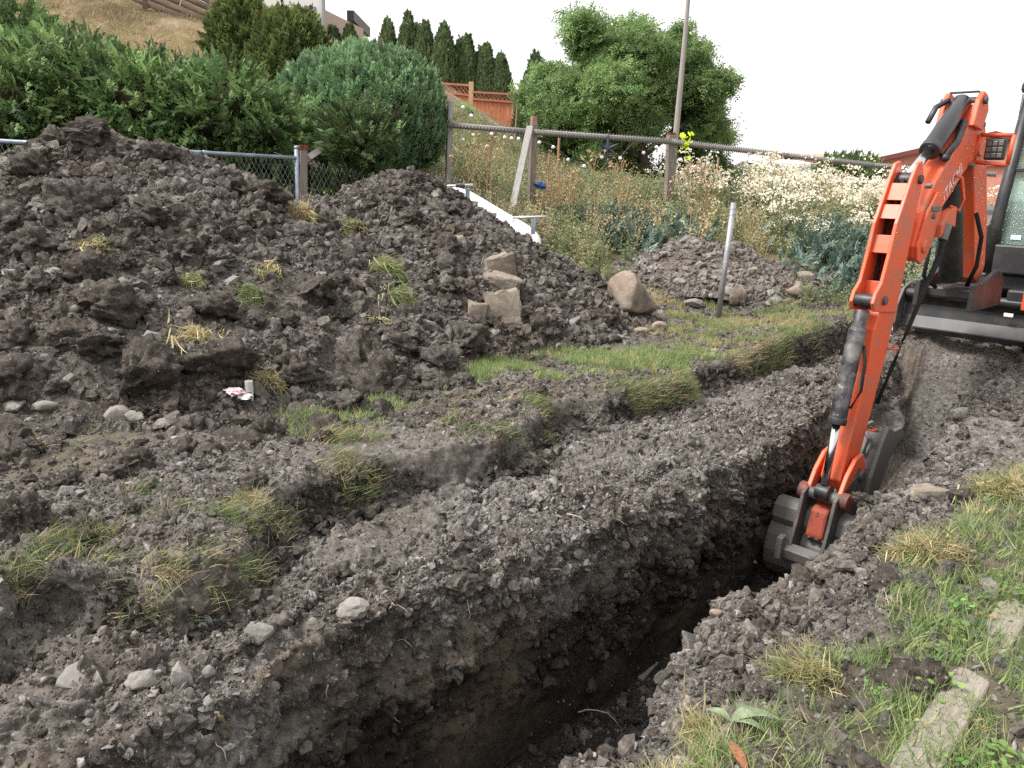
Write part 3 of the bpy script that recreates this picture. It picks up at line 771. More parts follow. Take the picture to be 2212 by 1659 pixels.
def grass(name, V, F, k, w, h, protos, dry, parent=None, leanv=None, leanamt=.35, tone=(.7, 1.3)):
    Pp, n, f = sample_quads(V, F, k, w)
    k = len(Pp)
    d = np.stack([RNG.normal(0, leanamt, k), RNG.normal(0, leanamt, k), np.ones(k)], 1)
    if leanv is not None: d = d + np.asarray(leanv)
    hh = h[0] + (h[1] - h[0]) * RNG.random(k)
    rot = dir_rot(d); tw = RNG.random(k) * 6.28
    up = np.abs(d[:, 0]) + np.abs(d[:, 1]) < .15; rot[up, 2] = tw[up]
    dm_ = np.asarray(dry(Pp) if callable(dry) else np.full(k, dry)); dr = np.clip(np.where(RNG.random(k) < dm_, .85, .12) + RNG.normal(0, .12, k), 0, 1)   # a tuft is green or it is straw
    return scatter(name, Pp - [0, 0, .004], rot, hh, protos, tone[0] + (tone[1] - tone[0]) * RNG.random(k), dr, parent)
def patch_w(V, F, pats):
    c_ = V[F[:, 0]]; w_ = np.zeros(len(F))
    for u, v, rx, ry, a in pats:
        p_ = atz(u, v, 0.0); d_ = ((c_[:, 0] - p_[0]) / rx) ** 2 + ((c_[:, 1] - p_[1]) / ry) ** 2
        w_ = np.maximum(w_, a * np.exp(-d_ * 1.6))
    return w_ * sstep(-.35, .25, fbm(c_ * [1, 1, 0], 3.2, 3, .55, 88) + .12)
onleft = (seg_of_face < 2)
PATCH = [(1090, 806, .5, .45, 1), (1180, 800, .45, .4, .8), (1290, 790, .5, .4, .8), (1400, 785, .35, .3, .9), (1455, 775, .3, .3, 1), (1060, 765, .3, .3, .6), (730, 880, .38, .34, 1), (690, 905, .3, .3, .5), (1160, 770, .35, .3, .7)]
grass("green_grass", GV, GF, 6500, patch_w(GV, GF, PATCH) * onleft, (.045, .12), GRASS, .10, ground, None, .35, (.8, 1.6))
LAWN = [(1530, 720, .9, .9, 1), (1640, 715, .9, .9, 1), (1740, 705, .9, .9, 1), (1800, 730, .7, .7, 1), (1600, 690, .8, .9, 1), (1480, 692, .6, .7, .9), (1700, 760, .6, .5, .9), (1830, 700, .6, .6, .6)]
cd = np.linalg.norm(fcz, axis=1)
lw = patch_w(GV, GF, LAWN)
grass("lawn_grass", GV, GF, 7000, np.sqrt(lw) * (lw > .05) * (seg_of_face < 2), (.04, .11), GRASS, lambda p: .28 + .45 * sstep(-.2, .5, fbm(p, 1.3, 2, .5, 90)) + .25 * sstep(3.4, 4.6, p[:, 0]), ground)
# turf edge hanging over the step
ew = ((seg_of_face == 1) & (col_of_face > bounds[2] - 16) | (seg_of_face == 2)).astype(float)
ew *= 1 - .75 * ((fcz @ DS > 1.05) & (fcz @ DS < 2.0))
ew *= sstep(-.25, .35, fbm(fcz * [1, 1, 0], 1.5, 2, .5, 91))
grass("edge_grass", GV, GF, 1500, ew / np.maximum(cd, 2), (.06, .17), LONGGRASS, lambda p: .42 + .4 * fbm(p, 1.6, 2, .5, 92), ground, DN * .9 - np.array([0, 0, .3]), .4, (.5, 1.15))
grass("straw_litter", GV, GF, 900, (seg_of_face < 2) * sstep(.1, .7, fbm(fcz * [1, 1, 0], 1.1, 3, .5, 93)) / np.maximum(cd, 2) ** .8, (.05, .13), LONGGRASS, .75, ground, None, 1.6)
TUFTS = [(u_, v_, .62 * a_, .62 * b_, c_) for u_, v_, a_, b_, c_ in [(170, 1175, .28, .2, 1), (120, 1195, .2, .2, .8), (230, 1210, .2, .15, .6), (480, 1115, .26, .24, 1), (400, 1110, .2, .2, .6), (530, 1090, .18, .2, .8), (730, 955, .3, .22, .9), (800, 950, .25, .2, .6), (690, 1000, .25, .2, .8),
         (930, 925, .3, .2, .8), (1010, 940, .3, .16, .7), (1150, 880, .25, .2, 1), (1240, 850, .25, .2, .5), (1470, 835, .25, .2, .9), (130, 985, .2, .2, .4), (250, 1000, .2, .2, .25), (320, 1075, .25, .2, .45), (40, 1240, .2, .2, .7)]]
tw_ = patch_w(GV, GF, TUFTS) * ((seg_of_face < 2) | ((seg_of_face == 2) & (col_of_face < bounds[2] + 6)))
grass("turf_grass", GV, GF, 520, tw_ ** 1.5, (.05, .17), LONGGRASS, lambda p: .38 + .35 * fbm(p, 2.5, 2, .5, 94), ground, DN * .7 - np.array([0, 0, .2]), .55, (.5, 1.15))
# the right bank
rb = (seg_of_face >= 17) * 1.0
pos_n = fcz @ DN; pos_s = fcz @ DS
hole = np.zeros(len(GF))
for u, v, rr in ((1790, 1500, .16), (1660, 1490, .10), (2160, 1570, .35), (2100, 1230, .13), (1560, 1620, .08), (1920, 1660, .08)):
    p_ = atz(u, v, 0); hole = np.maximum(hole, np.exp(-((fcz[:, 0] - p_[0]) ** 2 + (fcz[:, 1] - p_[1]) ** 2) / rr ** 2))
rb = rb * (1 - .93 * hole) * (.25 + .75 * sstep(-.4, .2, fbm(fcz * [1, 1, 0], 3.0, 3, .5, 95)))
near = 1 / np.maximum(np.linalg.norm(fcz - C0, axis=1), 1.5) ** 1.2
edge_d = np.interp(pos_s, S, nT)
dryf = lambda p: np.clip(.50 - 1.6 * (p @ DN - np.interp(p @ DS, S, nT)), .06, .75) + .2 * fbm(p, 1.7, 2, .5, 96)
grass("bank_grass", GV, GF, 19000, rb * near, (.045, .12), GRASS, dryf, ground, None, .35, (.75, 1.5))
grass("bank_long_grass", GV, GF, 4500, rb * near * (.3 + sstep(-.2, .4, fbm(fcz, 1.8, 2, .5, 97))), (.06, .16), LONGGRASS, lambda p: dryf(p) + .10, ground, -DN * .35, .5)
ewr = (((seg_of_face == 16) & (col_of_face > bounds[17] - 6)) | ((seg_of_face == 17) & (col_of_face < bounds[17] + 8))) * sstep(-.35, .2, fbm(fcz * [1, 1, 0], 2.1, 2, .5, 98))
grass("bank_edge_grass", GV, GF, 1000, ewr * near, (.05, .14), LONGGRASS, .55, ground, -DN * .75, .45)
lv = rb * near * sstep(-.1, .45, fbm(fcz * [1, 1, 0], 2.0, 3, .5, 99)) * sstep(-.75, .3, pos_n)
grass("clover_leaves", GV, GF, 5000, lv, (.035, .085), LEAFY, .05, ground, None, .3)
# ================================================================== PLANTS BEYOND THE DIGGING
def frond_proto(name, mat, seed, n=9, ang=.75, bl=.36, w=.075, droop=.25, twist=.5):
    rs = np.random.default_rng(seed); V, F = [], []
    def leaf(a, d, L, wd, sd):
        i0 = len(V); V.extend([a, a + d * L * .45 + sd * wd, a + d * L, a + d * L * .45 - sd * wd]); F.append((i0, i0 + 1, i0 + 2, i0 + 3))
    roll = rs.uniform(0, 6.28); X = np.array([math.cos(roll), math.sin(roll), 0]); Y = np.array([-math.sin(roll), math.cos(roll), 0]); Zv = np.array([0, 0, 1.])
    for i in range(n):
        f = (i + .5) / n; a = Zv * f * .8 + Y * (-droop * f * f)
        for s_ in (-1, 1):
            th = ang * rs.uniform(.7, 1.2); ro = rs.normal(0, twist)
            d = Zv * math.cos(th) + (X * s_ * math.cos(ro) + Y * math.sin(ro)) * math.sin(th); L = bl * (1.1 - .7 * f) * rs.uniform(.8, 1.2)
            sd = np.cross(d, Y + .3 * rs.normal(size=3)); sd /= np.linalg.norm(sd)
            leaf(a, d, L, w * rs.uniform(.7, 1.1), sd)
            b = a + d * L * .45
            for q_ in (-1, 1):
                dd = d * .75 + sd * q_ * .65 + rs.normal(0, .12, 3); leaf(b, dd, L * .5, w * .6, np.cross(dd, Y + .3 * rs.normal(size=3)) / 1.2)
    leaf(Zv * .6, Zv - Y * droop, .45, w, X)
    return proto(name, np_mesh(name, np.array(V), np.array(F), mat, False))
JUNI = [frond_proto("juniper_frond", M_JUNIPER, 120 + s, 8, .75, .34, .055, .35) for s in range(4)]
BJUN = [frond_proto("blue_juniper_frond", M_BLUEJUN, 130 + s, 7, .7, .36, .06, .2) for s in range(3)]
GLOB = [frond_proto("globe_frond", M_GLOBE, 140 + s, 5, .42, .5, .075, .0, .9) for s in range(4)]
OLIV = [frond_proto("olive_frond", M_OLIVE, 150 + s, 6, .5, .45, .07, .05, .8) for s in range(3)]
CEDA = [frond_proto("cedar_frond", M_CEDAR, 160 + s, 5, .45, .5, .085, .0, .8) for s in range(3)]
def twig_proto(name, mat, seed, leaves=5, pairs=4, lw=.085, ll=.2):
    rs = np.random.default_rng(seed); V, F = [], []
    for _ in range(leaves):
        az = rs.uniform(0, 6.28); el = rs.uniform(-.5, .9); d = np.array([math.cos(az) * math.cos(el), math.sin(az) * math.cos(el), math.sin(el)])
        b = rs.normal(0, .12, 3) + [0, 0, .2]; sd = np.cross(d, [0, 0, 1.]); sd /= np.linalg.norm(sd) + 1e-6; up = np.cross(sd, d); L = rs.uniform(.5, .8)
        for i in range(pairs):
            f = (i + 1) / pairs; a = b + d * L * f - np.array([0, 0, .25 * L * f * f])
            for s_ in (-1, 1):
                ld = sd * s_ * .85 + d * .5 + up * rs.normal(0, .2) - np.array([0, 0, .25]); w_ = np.cross(ld, up + rs.normal(0, .35, 3)); w_ /= np.linalg.norm(w_) + 1e-6
                i0 = len(V); V.extend([a, a + ld * ll * .5 + w_ * lw * .5, a + ld * ll, a + ld * ll * .5 - w_ * lw * .5]); F.append((i0, i0 + 1, i0 + 2, i0 + 3))
    return proto(name, np_mesh(name, np.array(V), np.array(F), mat, False))
TWIG = [twig_proto("leaf_twig", M_TREE, 170 + s) for s in range(5)]

def blob_points(blobs, k, core=.72, jit=.16):
    B = np.array(blobs, float); ar = (B[:, 3] * B[:, 4] * B[:, 5]) ** (2 / 3)
    which = RNG.choice(len(B), k, p=ar / ar.sum())
    d = RNG.normal(size=(k, 3)); d /= np.linalg.norm(d, axis=1, keepdims=True)
    rad = 1 - np.abs(RNG.normal(0, jit, k))
    Pp = B[which, :3] + d * B[which, 3:] * rad[:, None]
    ok = np.ones(k, bool)
    for j, b in enumerate(B):
        e = np.linalg.norm((Pp - b[:3]) / b[3:], axis=1)
        ok &= (e > core) | (which == j)
    nn = d / B[which, 3:]; nn /= np.linalg.norm(nn, axis=1, keepdims=True)
    return Pp[ok], nn[ok], which[ok], len(B)
def foliage(parent, blobs, k, protos, size, up=.6, out=.8, dry=.05, tone=(.65, 1.3), core=.72, jit=.16, wild=.35, cull=True, gaps=0.0, gscale=1.5):
    Pp, n, w_, nb = blob_points(blobs, k, core, jit)
    if gaps:
        keep = fbm(Pp, gscale, 3, .55, 210) > (-1.0 + gaps); Pp, n, w_ = Pp[keep], n[keep], w_[keep]
    base = parent.location; Pl = Pp - np.array(base)
    d = n * out + np.array([0, 0, up]) + RNG.normal(0, wild, (len(Pp), 3))
    cl = .85 + .3 * RNG.random(nb)[w_]
    sh = (tone[0] + (tone[1] - tone[0]) * RNG.random(len(Pp))) * cl
    dr = np.clip(RNG.normal(dry, .10, len(Pp)), 0, 1) + (RNG.random(len(Pp)) < dry * .5) * .5
    return scatter("foliage", Pl, dir_rot(d), size * (.65 + .7 * RNG.random(len(Pp))), protos, sh, np.clip(dr, 0, 1), parent)
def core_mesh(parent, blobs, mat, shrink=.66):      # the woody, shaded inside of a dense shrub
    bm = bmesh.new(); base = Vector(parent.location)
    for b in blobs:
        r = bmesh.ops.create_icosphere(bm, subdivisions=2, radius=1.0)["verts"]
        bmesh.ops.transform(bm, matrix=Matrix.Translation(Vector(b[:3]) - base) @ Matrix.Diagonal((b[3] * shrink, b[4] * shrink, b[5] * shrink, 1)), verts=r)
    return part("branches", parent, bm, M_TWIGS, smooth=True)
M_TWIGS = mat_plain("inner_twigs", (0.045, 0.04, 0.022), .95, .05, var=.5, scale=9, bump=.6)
def shrub(name, u, v, y, r, label, cat, group, k, protos, size, sub=6, flat=.75, **kw):
    c = aty(u, v, y); g = float(H(c[0], c[1])); base = (c[0], c[1], min(g, c[2] - .2))
    o = empty(name, base, label, cat, group)
    bl = [(c[0], c[1], c[2] - .1 * r, r * .8, r * .8, r * flat)]
    for i in range(sub):
        az = i * 6.28 / sub + RNG.uniform(-.4, .4); q_ = r * RNG.uniform(.45, .68); rr = r * RNG.uniform(.35, .55)
        bl.append((c[0] + math.cos(az) * q_, c[1] + math.sin(az) * q_, c[2] + r * RNG.uniform(-.35, .38) * flat, rr, rr, rr * .8))
    if c[2] - g > r * .5: bl.append((c[0], c[1], (c[2] + g) / 2, r * .8, r * .8, (c[2] - g) / 2 + .2))
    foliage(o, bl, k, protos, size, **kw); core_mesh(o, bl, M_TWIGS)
    bm = bmesh.new(); b_tube(bm, [(0, 0, -.1), (.05, .02, .4), (.0, .05, max(c[2] - base[2], .5))], [.07, .055, .03], 7); part("stem", o, bm, M_BARK)
    return o
JG = "spreading junipers on the bank behind the chain link fence"
JL = ["dark spreading juniper at the picture's edge, close behind the galvanised fence rail", "feathery juniper rising behind the tall clod on the biggest heap", "spreading juniper behind the buried stretch of fence rail",
      "juniper whose fronds droop over the open stretch of fence rail", "juniper beside the blue green globe conifer, its fronds reaching over the fence", "uppermost juniper in the corner below the straw coloured plants",
      "juniper under the pale dry flower stalks on the slope", "juniper in the middle of the bank below the bare dry slope", "juniper below the bare dry slope, next to the two tipped olive shrub", "lowest juniper sprays below the olive rounded shrub"]
JP = [(40, 235, 11.3, 1.15), (190, 235, 11.6, 1.1), (320, 250, 11.7, 1.0), (450, 265, 11.9, .95), (560, 290, 12.1, .72), (15, 125, 13.2, 1.05), (135, 180, 13.2, .85), (260, 212, 13.2, .75), (385, 238, 13.2, .62), (500, 250, 13.0, .58)]
for (u, v, y, r), lb in zip(JP, JL):
    shrub("juniper", u, v, y, r, lb, "juniper", JG, int(2300 * r * r), JUNI, .37, 8, .8, up=.08, out=1.1, wild=.34, dry=.02, tone=(.45, 1.6), jit=.24)
shrub("juniper", 765, 305, 11.9, .54, "dark juniper bush standing in front of the blue green globe conifer", "juniper", None, 1000, JUNI, .28, 6, .95, up=.55, out=.9, tone=(.35, .85))
# globe conifer
def pxblob(u, v, y, ru, rv, ry=None):
    c = aty(u, v, y); m = y / FPX; return (c[0], c[1], c[2], ru * m, (ry or ru) * m, rv * m)
GL = 22
g = aty(790, 372, 13.4); o = empty("globe_conifer", (g[0], g[1], H(g[0], g[1])), "big rounded blue green conifer with upright sprays behind the fence", "conifer")
bl = [pxblob(800, 262, 13.8, 140, 125), pxblob(695, 245, 13.6, 78, 90), pxblob(845, 212, 13.8, 88, 66), pxblob(745, 198, 13.9, 80, 52), pxblob(890, 290, 13.5, 60, 78), pxblob(820, 330, 13.3, 76, 50), pxblob(650, 262, 13.6, 40, 48), pxblob(893, 240, 13.6, 48, 68)]
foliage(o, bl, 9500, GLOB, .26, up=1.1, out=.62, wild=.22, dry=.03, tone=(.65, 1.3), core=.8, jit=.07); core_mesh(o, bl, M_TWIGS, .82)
bm = bmesh.new(); b_tube(bm, [(0, 0, -.2), (0, 0, .8)], [.12, .1], 8); part("trunk", o, bm, M_BARK)
for nm, lb, bb in (("olive_shrub", "olive brown upright shrub with two tips below the log wall", [pxblob(500, 100, 15.2, 35, 55), pxblob(530, 85, 15.2, 36, 62), pxblob(495, 65, 15.2, 18, 26), pxblob(528, 45, 15.2, 20, 28), pxblob(520, 150, 15.2, 50, 40)]),
                   ("olive_shrub", "rounded olive green shrub between the dry slope and the globe conifer", [pxblob(625, 120, 15.0, 60, 66), pxblob(600, 165, 14.8, 55, 50), pxblob(655, 105, 15.0, 34, 45), pxblob(590, 95, 15.0, 32, 40), pxblob(650, 160, 14.8, 40, 45)])):
    c = bb[0]; o = empty(nm, (c[0], c[1], H(c[0], c[1])), lb, "shrub")
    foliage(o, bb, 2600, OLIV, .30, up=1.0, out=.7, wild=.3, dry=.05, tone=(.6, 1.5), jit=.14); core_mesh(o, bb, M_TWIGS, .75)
    bm = bmesh.new(); b_tube(bm, [(0, 0, -.2), (0, 0, .6)], [.08, .06], 7); part("stem", o, bm, M_BARK)
# row of pointed cedars on the crest
CED = [(719, 63, 22, 26.5, 125, "small pointed cedar against the tan house wall"), (755, 60, 22, 26.5, 125, "second small cedar under the dark eave of the house"), (838, 45, 26, 26, 170, "pointed cedar partly hidden by the globe conifer"),
       (882, 32, 31, 26, 190, "tallest pointed cedar of the crest row"), (900, 56, 20, 27, 190, "slim cedar tucked close behind the tallest one"), (919, 49, 29, 25.6, 195, "pointed cedar just after the tallest in the crest row"), (960, 53, 34, 25.4, 200, "broad pointed cedar above the lattice topped fence"),
       (995, 88, 24, 25.8, 200, "lower tip of the forked pair of cedars above the fence post"), (1011, 80, 24, 25.6, 200, "taller tip of the forked pair of cedars above the fence post"),
       (1039, 108, 25, 25.8, 205, "cedar with a short tip above the red fence boards"), (1052, 100, 23, 25.5, 205, "cedar next to last in the row above the red fence boards"), (1082, 121, 27, 25.5, 210, "last rounded cedar of the crest row, beside open sky"),
       (1158, 120, 40, 21.5, 290, "cedar standing half inside the left side of the broad leafy tree")]
for u, v, hw, y, vb, lb in CED:
    t_ = aty(u, v, y); bz_ = aty(u, vb, y)[2]; m = y / FPX; hgt = t_[2] - bz_ + .3; g0 = bz_ - .3
    o = empty("cedar", (t_[0], t_[1], min(g0, float(H(t_[0], t_[1])))), lb, "cedar", "pointed cedars")
    k = int(700 + 900 * hgt); zf = 1 - RNG.random(k) ** .62; az = RNG.random(k) * 6.28
    prof_r = hw * m * 1.0 * np.clip(1.15 * (1 - zf ** 1.25) ** .8, 0.02, 1) * (1 - np.abs(RNG.normal(0, .09, k)))
    Pl = np.stack([np.cos(az) * prof_r, np.sin(az) * prof_r, g0 + zf * hgt - o.location.z], 1)
    d = np.stack([np.cos(az) * .45, np.sin(az) * .45, np.ones(k) * 1.1], 1) + RNG.normal(0, .16, (k, 3))
    scatter("foliage", Pl, dir_rot(d), .19 * (.6 + .6 * RNG.random(k)), CEDA, .6 + .7 * RNG.random(k), np.clip(RNG.normal(.08, .12, k), 0, 1), o)
    bm = bmesh.new(); b_tube(bm, [(0, 0, -.3), (0, 0, g0 - o.location.z + hgt * .45), (0, 0, g0 - o.location.z + hgt * .9)], [hw * m * .55, hw * m * .42, .02], 9); part("trunk", o, bm, M_TWIGS)
# the broad leafy tree
def c3(x, y): return (1200 + x / 3.16) * .8848, y / 3.16 * .8848
TB = [(900, 430, 300), (640, 330, 150), (830, 260, 150), (1100, 270, 150), (1180, 420, 220), (1400, 420, 210), (1580, 480, 170), (1620, 680, 200), (1770, 900, 150), (1760, 680, 110), (620, 600, 230), (450, 650, 170), (950, 720, 260), (1280, 720, 240), (1480, 820, 220),
      (400, 900, 190), (640, 950, 230), (900, 980, 220), (1150, 960, 190), (1640, 980, 170), (1750, 1050, 120), (330, 1080, 140), (560, 1150, 190), (800, 1200, 170), (1050, 1130, 150), (1500, 1120, 130), (700, 160, 60), (560, 180, 50), (1450, 260, 70), (300, 760, 110)]
tb = aty(*c3(1200, 1300), 20.0)
tree = empty("leafy_tree", (tb[0], tb[1], float(H(tb[0], tb[1])) - .1), "broad round leafy tree behind the weathered rail fence", "tree")
blobs = []
for i, (x, y, r) in enumerate(TB):
    m = 20 / FPX * .28; yy = 20 + RNG.uniform(-.9, .9); c = aty(*c3(x, y), yy); blobs.append((c[0], c[1], c[2], r * m * .80, r * m * 1.1, r * m * .70))
foliage(tree, blobs, 10500, TWIG, .36, up=.35, out=.6, wild=.6, dry=.03, tone=(.6, 1.4), core=.3, jit=.42, gaps=.74, gscale=1.5)
bm = bmesh.new(); tz = tree.location
def lp(x, y, yy=20.0): return Vector(aty(*c3(x, y), yy)) - Vector(tz)
b_tube(bm, [(0, 0, -.3), (0.05, 0, .4), lp(1150, 1150)], [.17, .14, .12], 8)
part("trunk", tree, bm, M_BARK)
for a in ([(1150, 1160), (1000, 950), (900, 700), (820, 420)], [(1150, 1170), (1250, 900), (1380, 600), (1420, 380)], [(1160, 1200), (1420, 1000), (1640, 850), (1740, 760)], [(1140, 1190), (900, 1050), (600, 900), (420, 800)], [(1000, 950), (1100, 650), (1120, 400)], [(1150, 1190), (800, 1150), (600, 1120)]):
    bm = bmesh.new(); b_tube(bm, [lp(x, y) for x, y in a], [.10, .07, .045, .02][:len(a)], 6); part("limb", tree, bm, M_BARK)
def bush(u, v, y, ru, rv, k, protos, size, label, cat="bush", **kw):
    b = [pxblob(u, v, y, ru, rv), pxblob(u - ru * .5, v + rv * .3, y, ru * .6, rv * .7), pxblob(u + ru * .5, v + rv * .3, y, ru * .6, rv * .7)]
    o = empty("bush", (b[0][0], b[0][1], min(float(H(b[0][0], b[0][1])), b[0][2])), label, cat)
    foliage(o, b, k, protos, size, **kw); core_mesh(o, b, M_TWIGS, .7); return o
bush(1500, 375, 21, 60, 42, 900, TWIG, .4, "dark leafy bush low behind the base of the utility pole", tone=(.5, .9))
bush(1290, 375, 21, 110, 50, 1300, TWIG, .42, "dark bush under the leafy tree between the fence posts", tone=(.4, .8))
bush(990, 252, 21.5, 26, 16, 420, TWIG, .26, "light green bush against the red fence boards", tone=(.9, 1.5))
bush(1620, 400, 22, 55, 24, 600, TWIG, .35, "green bush behind the white flowering weeds", tone=(.6, 1.1))
bush(1830, 375, 22, 55, 20, 600, JUNI, .35, "clipped dark green hedge plant behind the white flowers near the digger", tone=(.6, 1.1))

# ---- rough growth on the slope: too many to count
SEEDS = proto("x", None) if False else None
def weed_proto(name, seed, mats, stems=5, leaves=10, heads=0, head_r=.02, spread=.35, leaf=.09, lw=.25, branch=0):
    rs = np.random.default_rng(seed); V, F, M = [], [], []
    def quad(a, b, c, d, m): 
        i0 = len(V); V.extend([a, b, c, d]); F.append((i0, i0 + 1, i0 + 2, i0 + 3)); M.append(m)
    for _ in range(stems):
        az, ln = rs.uniform(0, 6.28), abs(rs.normal(0, spread)); H_ = rs.uniform(.6, 1.0)
        dirv = np.array([math.cos(az) * math.sin(ln), math.sin(az) * math.sin(ln), math.cos(ln)])
        sd = np.array([-math.sin(az), math.cos(az), 0]) * .007; b = rs.normal(0, .04, 3) * [1, 1, 0]; tip = b + dirv * H_ + np.array([0, 0, -.12 * ln])
        mid = b + dirv * H_ * .5 + np.array([0, 0, .03])
        for s2 in (sd, np.cross(dirv, sd)): quad(b - s2, b + s2, mid + s2, mid - s2, 1); quad(mid - s2, mid + s2, tip + s2 * .4, tip - s2 * .4, 1)
        for i in range(leaves):
            f = rs.uniform(.12, .95); a = (b + (mid - b) * f * 2) if f < .5 else mid + (tip - mid) * (f - .5) * 2
            d = rs.normal(0, 1, 3); d[2] = abs(d[2]) * .5; d /= np.linalg.norm(d); L = leaf * rs.uniform(.5, 1.2) * (1.2 - .5 * f); w_ = np.cross(d, rs.normal(size=3)); w_ /= np.linalg.norm(w_) + 1e-6
            quad(a, a + d * L * .5 + w_ * L * lw, a + d * L, a + d * L * .5 - w_ * L * lw, 0)
        for i in range(heads):
            f = rs.uniform(.0, 1) ** 1.5; c = tip + rs.normal(0, 1, 3) * np.array([.07, .07, .02 if branch == 0 else .09]) * (1 + .5 * branch) - np.array([0, 0, f * .3 * (branch > 0)])
            r = head_r * rs.uniform(.6, 1.3)
            for _q in range(2):
                d1 = rs.normal(size=3); d1 /= np.linalg.norm(d1); d2 = np.cross(d1, rs.normal(size=3)); d2 /= np.linalg.norm(d2) + 1e-6
                quad(c - d1 * r, c + d2 * r, c + d1 * r, c - d2 * r, 2)
    me = np_mesh(name, np.array(V), np.array(F), None, False)
    for m_ in mats: me.materials.append(m_)
    me.polygons.foreach_set("material_index", np.array(M, np.int32)); me.update()
    return proto(name, me)
W_GREEN = [weed_proto("green_weed", 220 + s, (M_WEED, M_WEED, M_WEED), 6, 16, 0, spread=.4, leaf=.11, lw=.2) for s in range(4)]
W_DRY = [weed_proto("dry_weed", 230 + s, (M_STRAW, M_STRAW, M_STRAW), 5, 5, 12, .016, .28, .07, .2, 1) for s in range(4)]
W_WHITE = [weed_proto("white_weed", 240 + s, (M_WEED, M_WEED, M_FLUFF), 6, 9, 14, .017, .3, .09, .16, 0) for s in range(4)]
FPq = FP.reshape(-1, 3); fc = FPq[FFa].mean(1)
def pixel_of(Pp):
    q_ = Pp - C0; y = q_[:, 1] * _cp - q_[:, 2] * _sp; z = q_[:, 1] * _sp + q_[:, 2] * _cp
    a = (q_[:, 0] * _cr + z * _sr) / y; b = (-q_[:, 0] * _sr + z * _cr) / y
    return 1106 + a * FPX, 829.5 - b * FPX
slope = (fc[:, 1] > 10.35) & (fc[:, 1] < 16.5) & (fc[:, 0] > -3.0) & (fc[:, 0] < 13)
slope = slope * sstep(10.2, 10.9, fc[:, 1] - .15 * fbm(fc, .9, 2, .5, 251)) * 1.0
clear_rear = np.ones(len(fc))
for cx, cy, cz in REAR: clear_rear *= 1 - .97 * np.exp(-((fc[:, 0] - cx) ** 2 / .7 + (fc[:, 1] - cy + .3) ** 2 / .75) ** 2)
mixn = fbm(fc * [1, 1, 0], .55, 3, .55, 252)
weeds = tag(empty("weed_growth", (0, 0, 0), None, None), None, None, None, "stuff")
def growth(name, k, w, protos, h, dry, tone=(.7, 1.3), lean=.22):
    Pp, n, f = sample_quads(FPq, FFa, k, w); k = len(Pp)
    d = np.stack([RNG.normal(0, lean, k), RNG.normal(0, lean, k), np.ones(k)], 1); rot = dir_rot(d)
    dr = np.clip(np.asarray(dry(Pp) if callable(dry) else np.full(k, dry)) + RNG.normal(0, .2, k), 0, 1)
    o = scatter(name, Pp - [0, 0, .03], rot, h[0] + (h[1] - h[0]) * RNG.random(k), protos, tone[0] + (tone[1] - tone[0]) * RNG.random(k), dr); return o
bpy.data.objects.remove(weeds)
dryness = lambda p: .14 + .36 * fbm(p * [1, 1, 0], .8, 3, .55, 253)
lowgrow = slope * clear_rear
growth("green_weeds", 6200, lowgrow * (.35 + .65 * sstep(-.5, .3, mixn)), W_GREEN, (.25, .68), lambda p: dryness(p) - .12, (.85, 1.5))
growth("slope_grass", 5000, lowgrow * 1.0, LONGGRASS, (.2, .5), lambda p: .24 + .42 * fbm(p * [1, 1, 0], .9, 3, .55, 254), (.85, 1.4), .4)
tanw = slope * (np.exp(-((fc[:, 0] - 1.6) / 1.4) ** 2 - ((fc[:, 1] - 13.2) / 1.2) ** 2) + .30 * sstep(.1, .6, mixn) + .6 * np.exp(-((fc[:, 0] + .6) / 1.0) ** 2 - ((fc[:, 1] - 13.0) / 1.3) ** 2))
growth("dry_weeds", 150, tanw * clear_rear, W_DRY, (.45, 1.0), .0, (.7, 1.25))
whw = slope * np.exp(-((fc[:, 0] - 5.4) / 2.2) ** 2 - ((fc[:, 1] - 14.6) / 1.25) ** 2) * sstep(2.0, 3.4, fc[:, 0])
growth("white_flowering_weeds", 230, whw * sstep(-.35, .25, fbm(fc * [1, 1, 0], 1.3, 2, .5, 255)), W_WHITE, (.40, 1.2), .22, (.9, 1.35))
bjw = slope * (np.exp(-((fc[:, 0] - 5.9) / .9) ** 2 - ((fc[:, 1] - 12.4) / 1.0) ** 2) + .8 * np.exp(-((fc[:, 0] - 1.9) / .7) ** 2 - ((fc[:, 1] - 12.9) / .45) ** 2) + .6 * np.exp(-((fc[:, 0] - 7.3) / .9) ** 2 - ((fc[:, 1] - 13.6) / .6) ** 2))
Pp, n_, f_ = sample_quads(FPq, FFa, 3600, bjw)
scatter("blue_juniper_groundcover", Pp + np.stack([0 * Pp[:, 0], 0 * Pp[:, 0], .04 + .2 * RNG.random(len(Pp))], 1), dir_rot(np.stack([RNG.normal(0, .6, len(Pp)), RNG.normal(-.3, .5, len(Pp)), np.ones(len(Pp)) * .8], 1)), .2 + .14 * RNG.random(len(Pp)), BJUN, .7 + .5 * RNG.random(len(Pp)), .05 * RNG.random(len(Pp)))
up_ = ((fc[:, 1] > 15) & (fc[:, 1] < 20.5) & (fc[:, 0] > -4.5) & (fc[:, 0] < 2.5)).astype(float)
growth("upper_slope_grass", 3000, up_, LONGGRASS, (.2, .45), .55, (.8, 1.3), .4)
growth("upper_slope_weeds", 1100, up_, W_GREEN, (.25, .5), .15, (.9, 1.5))
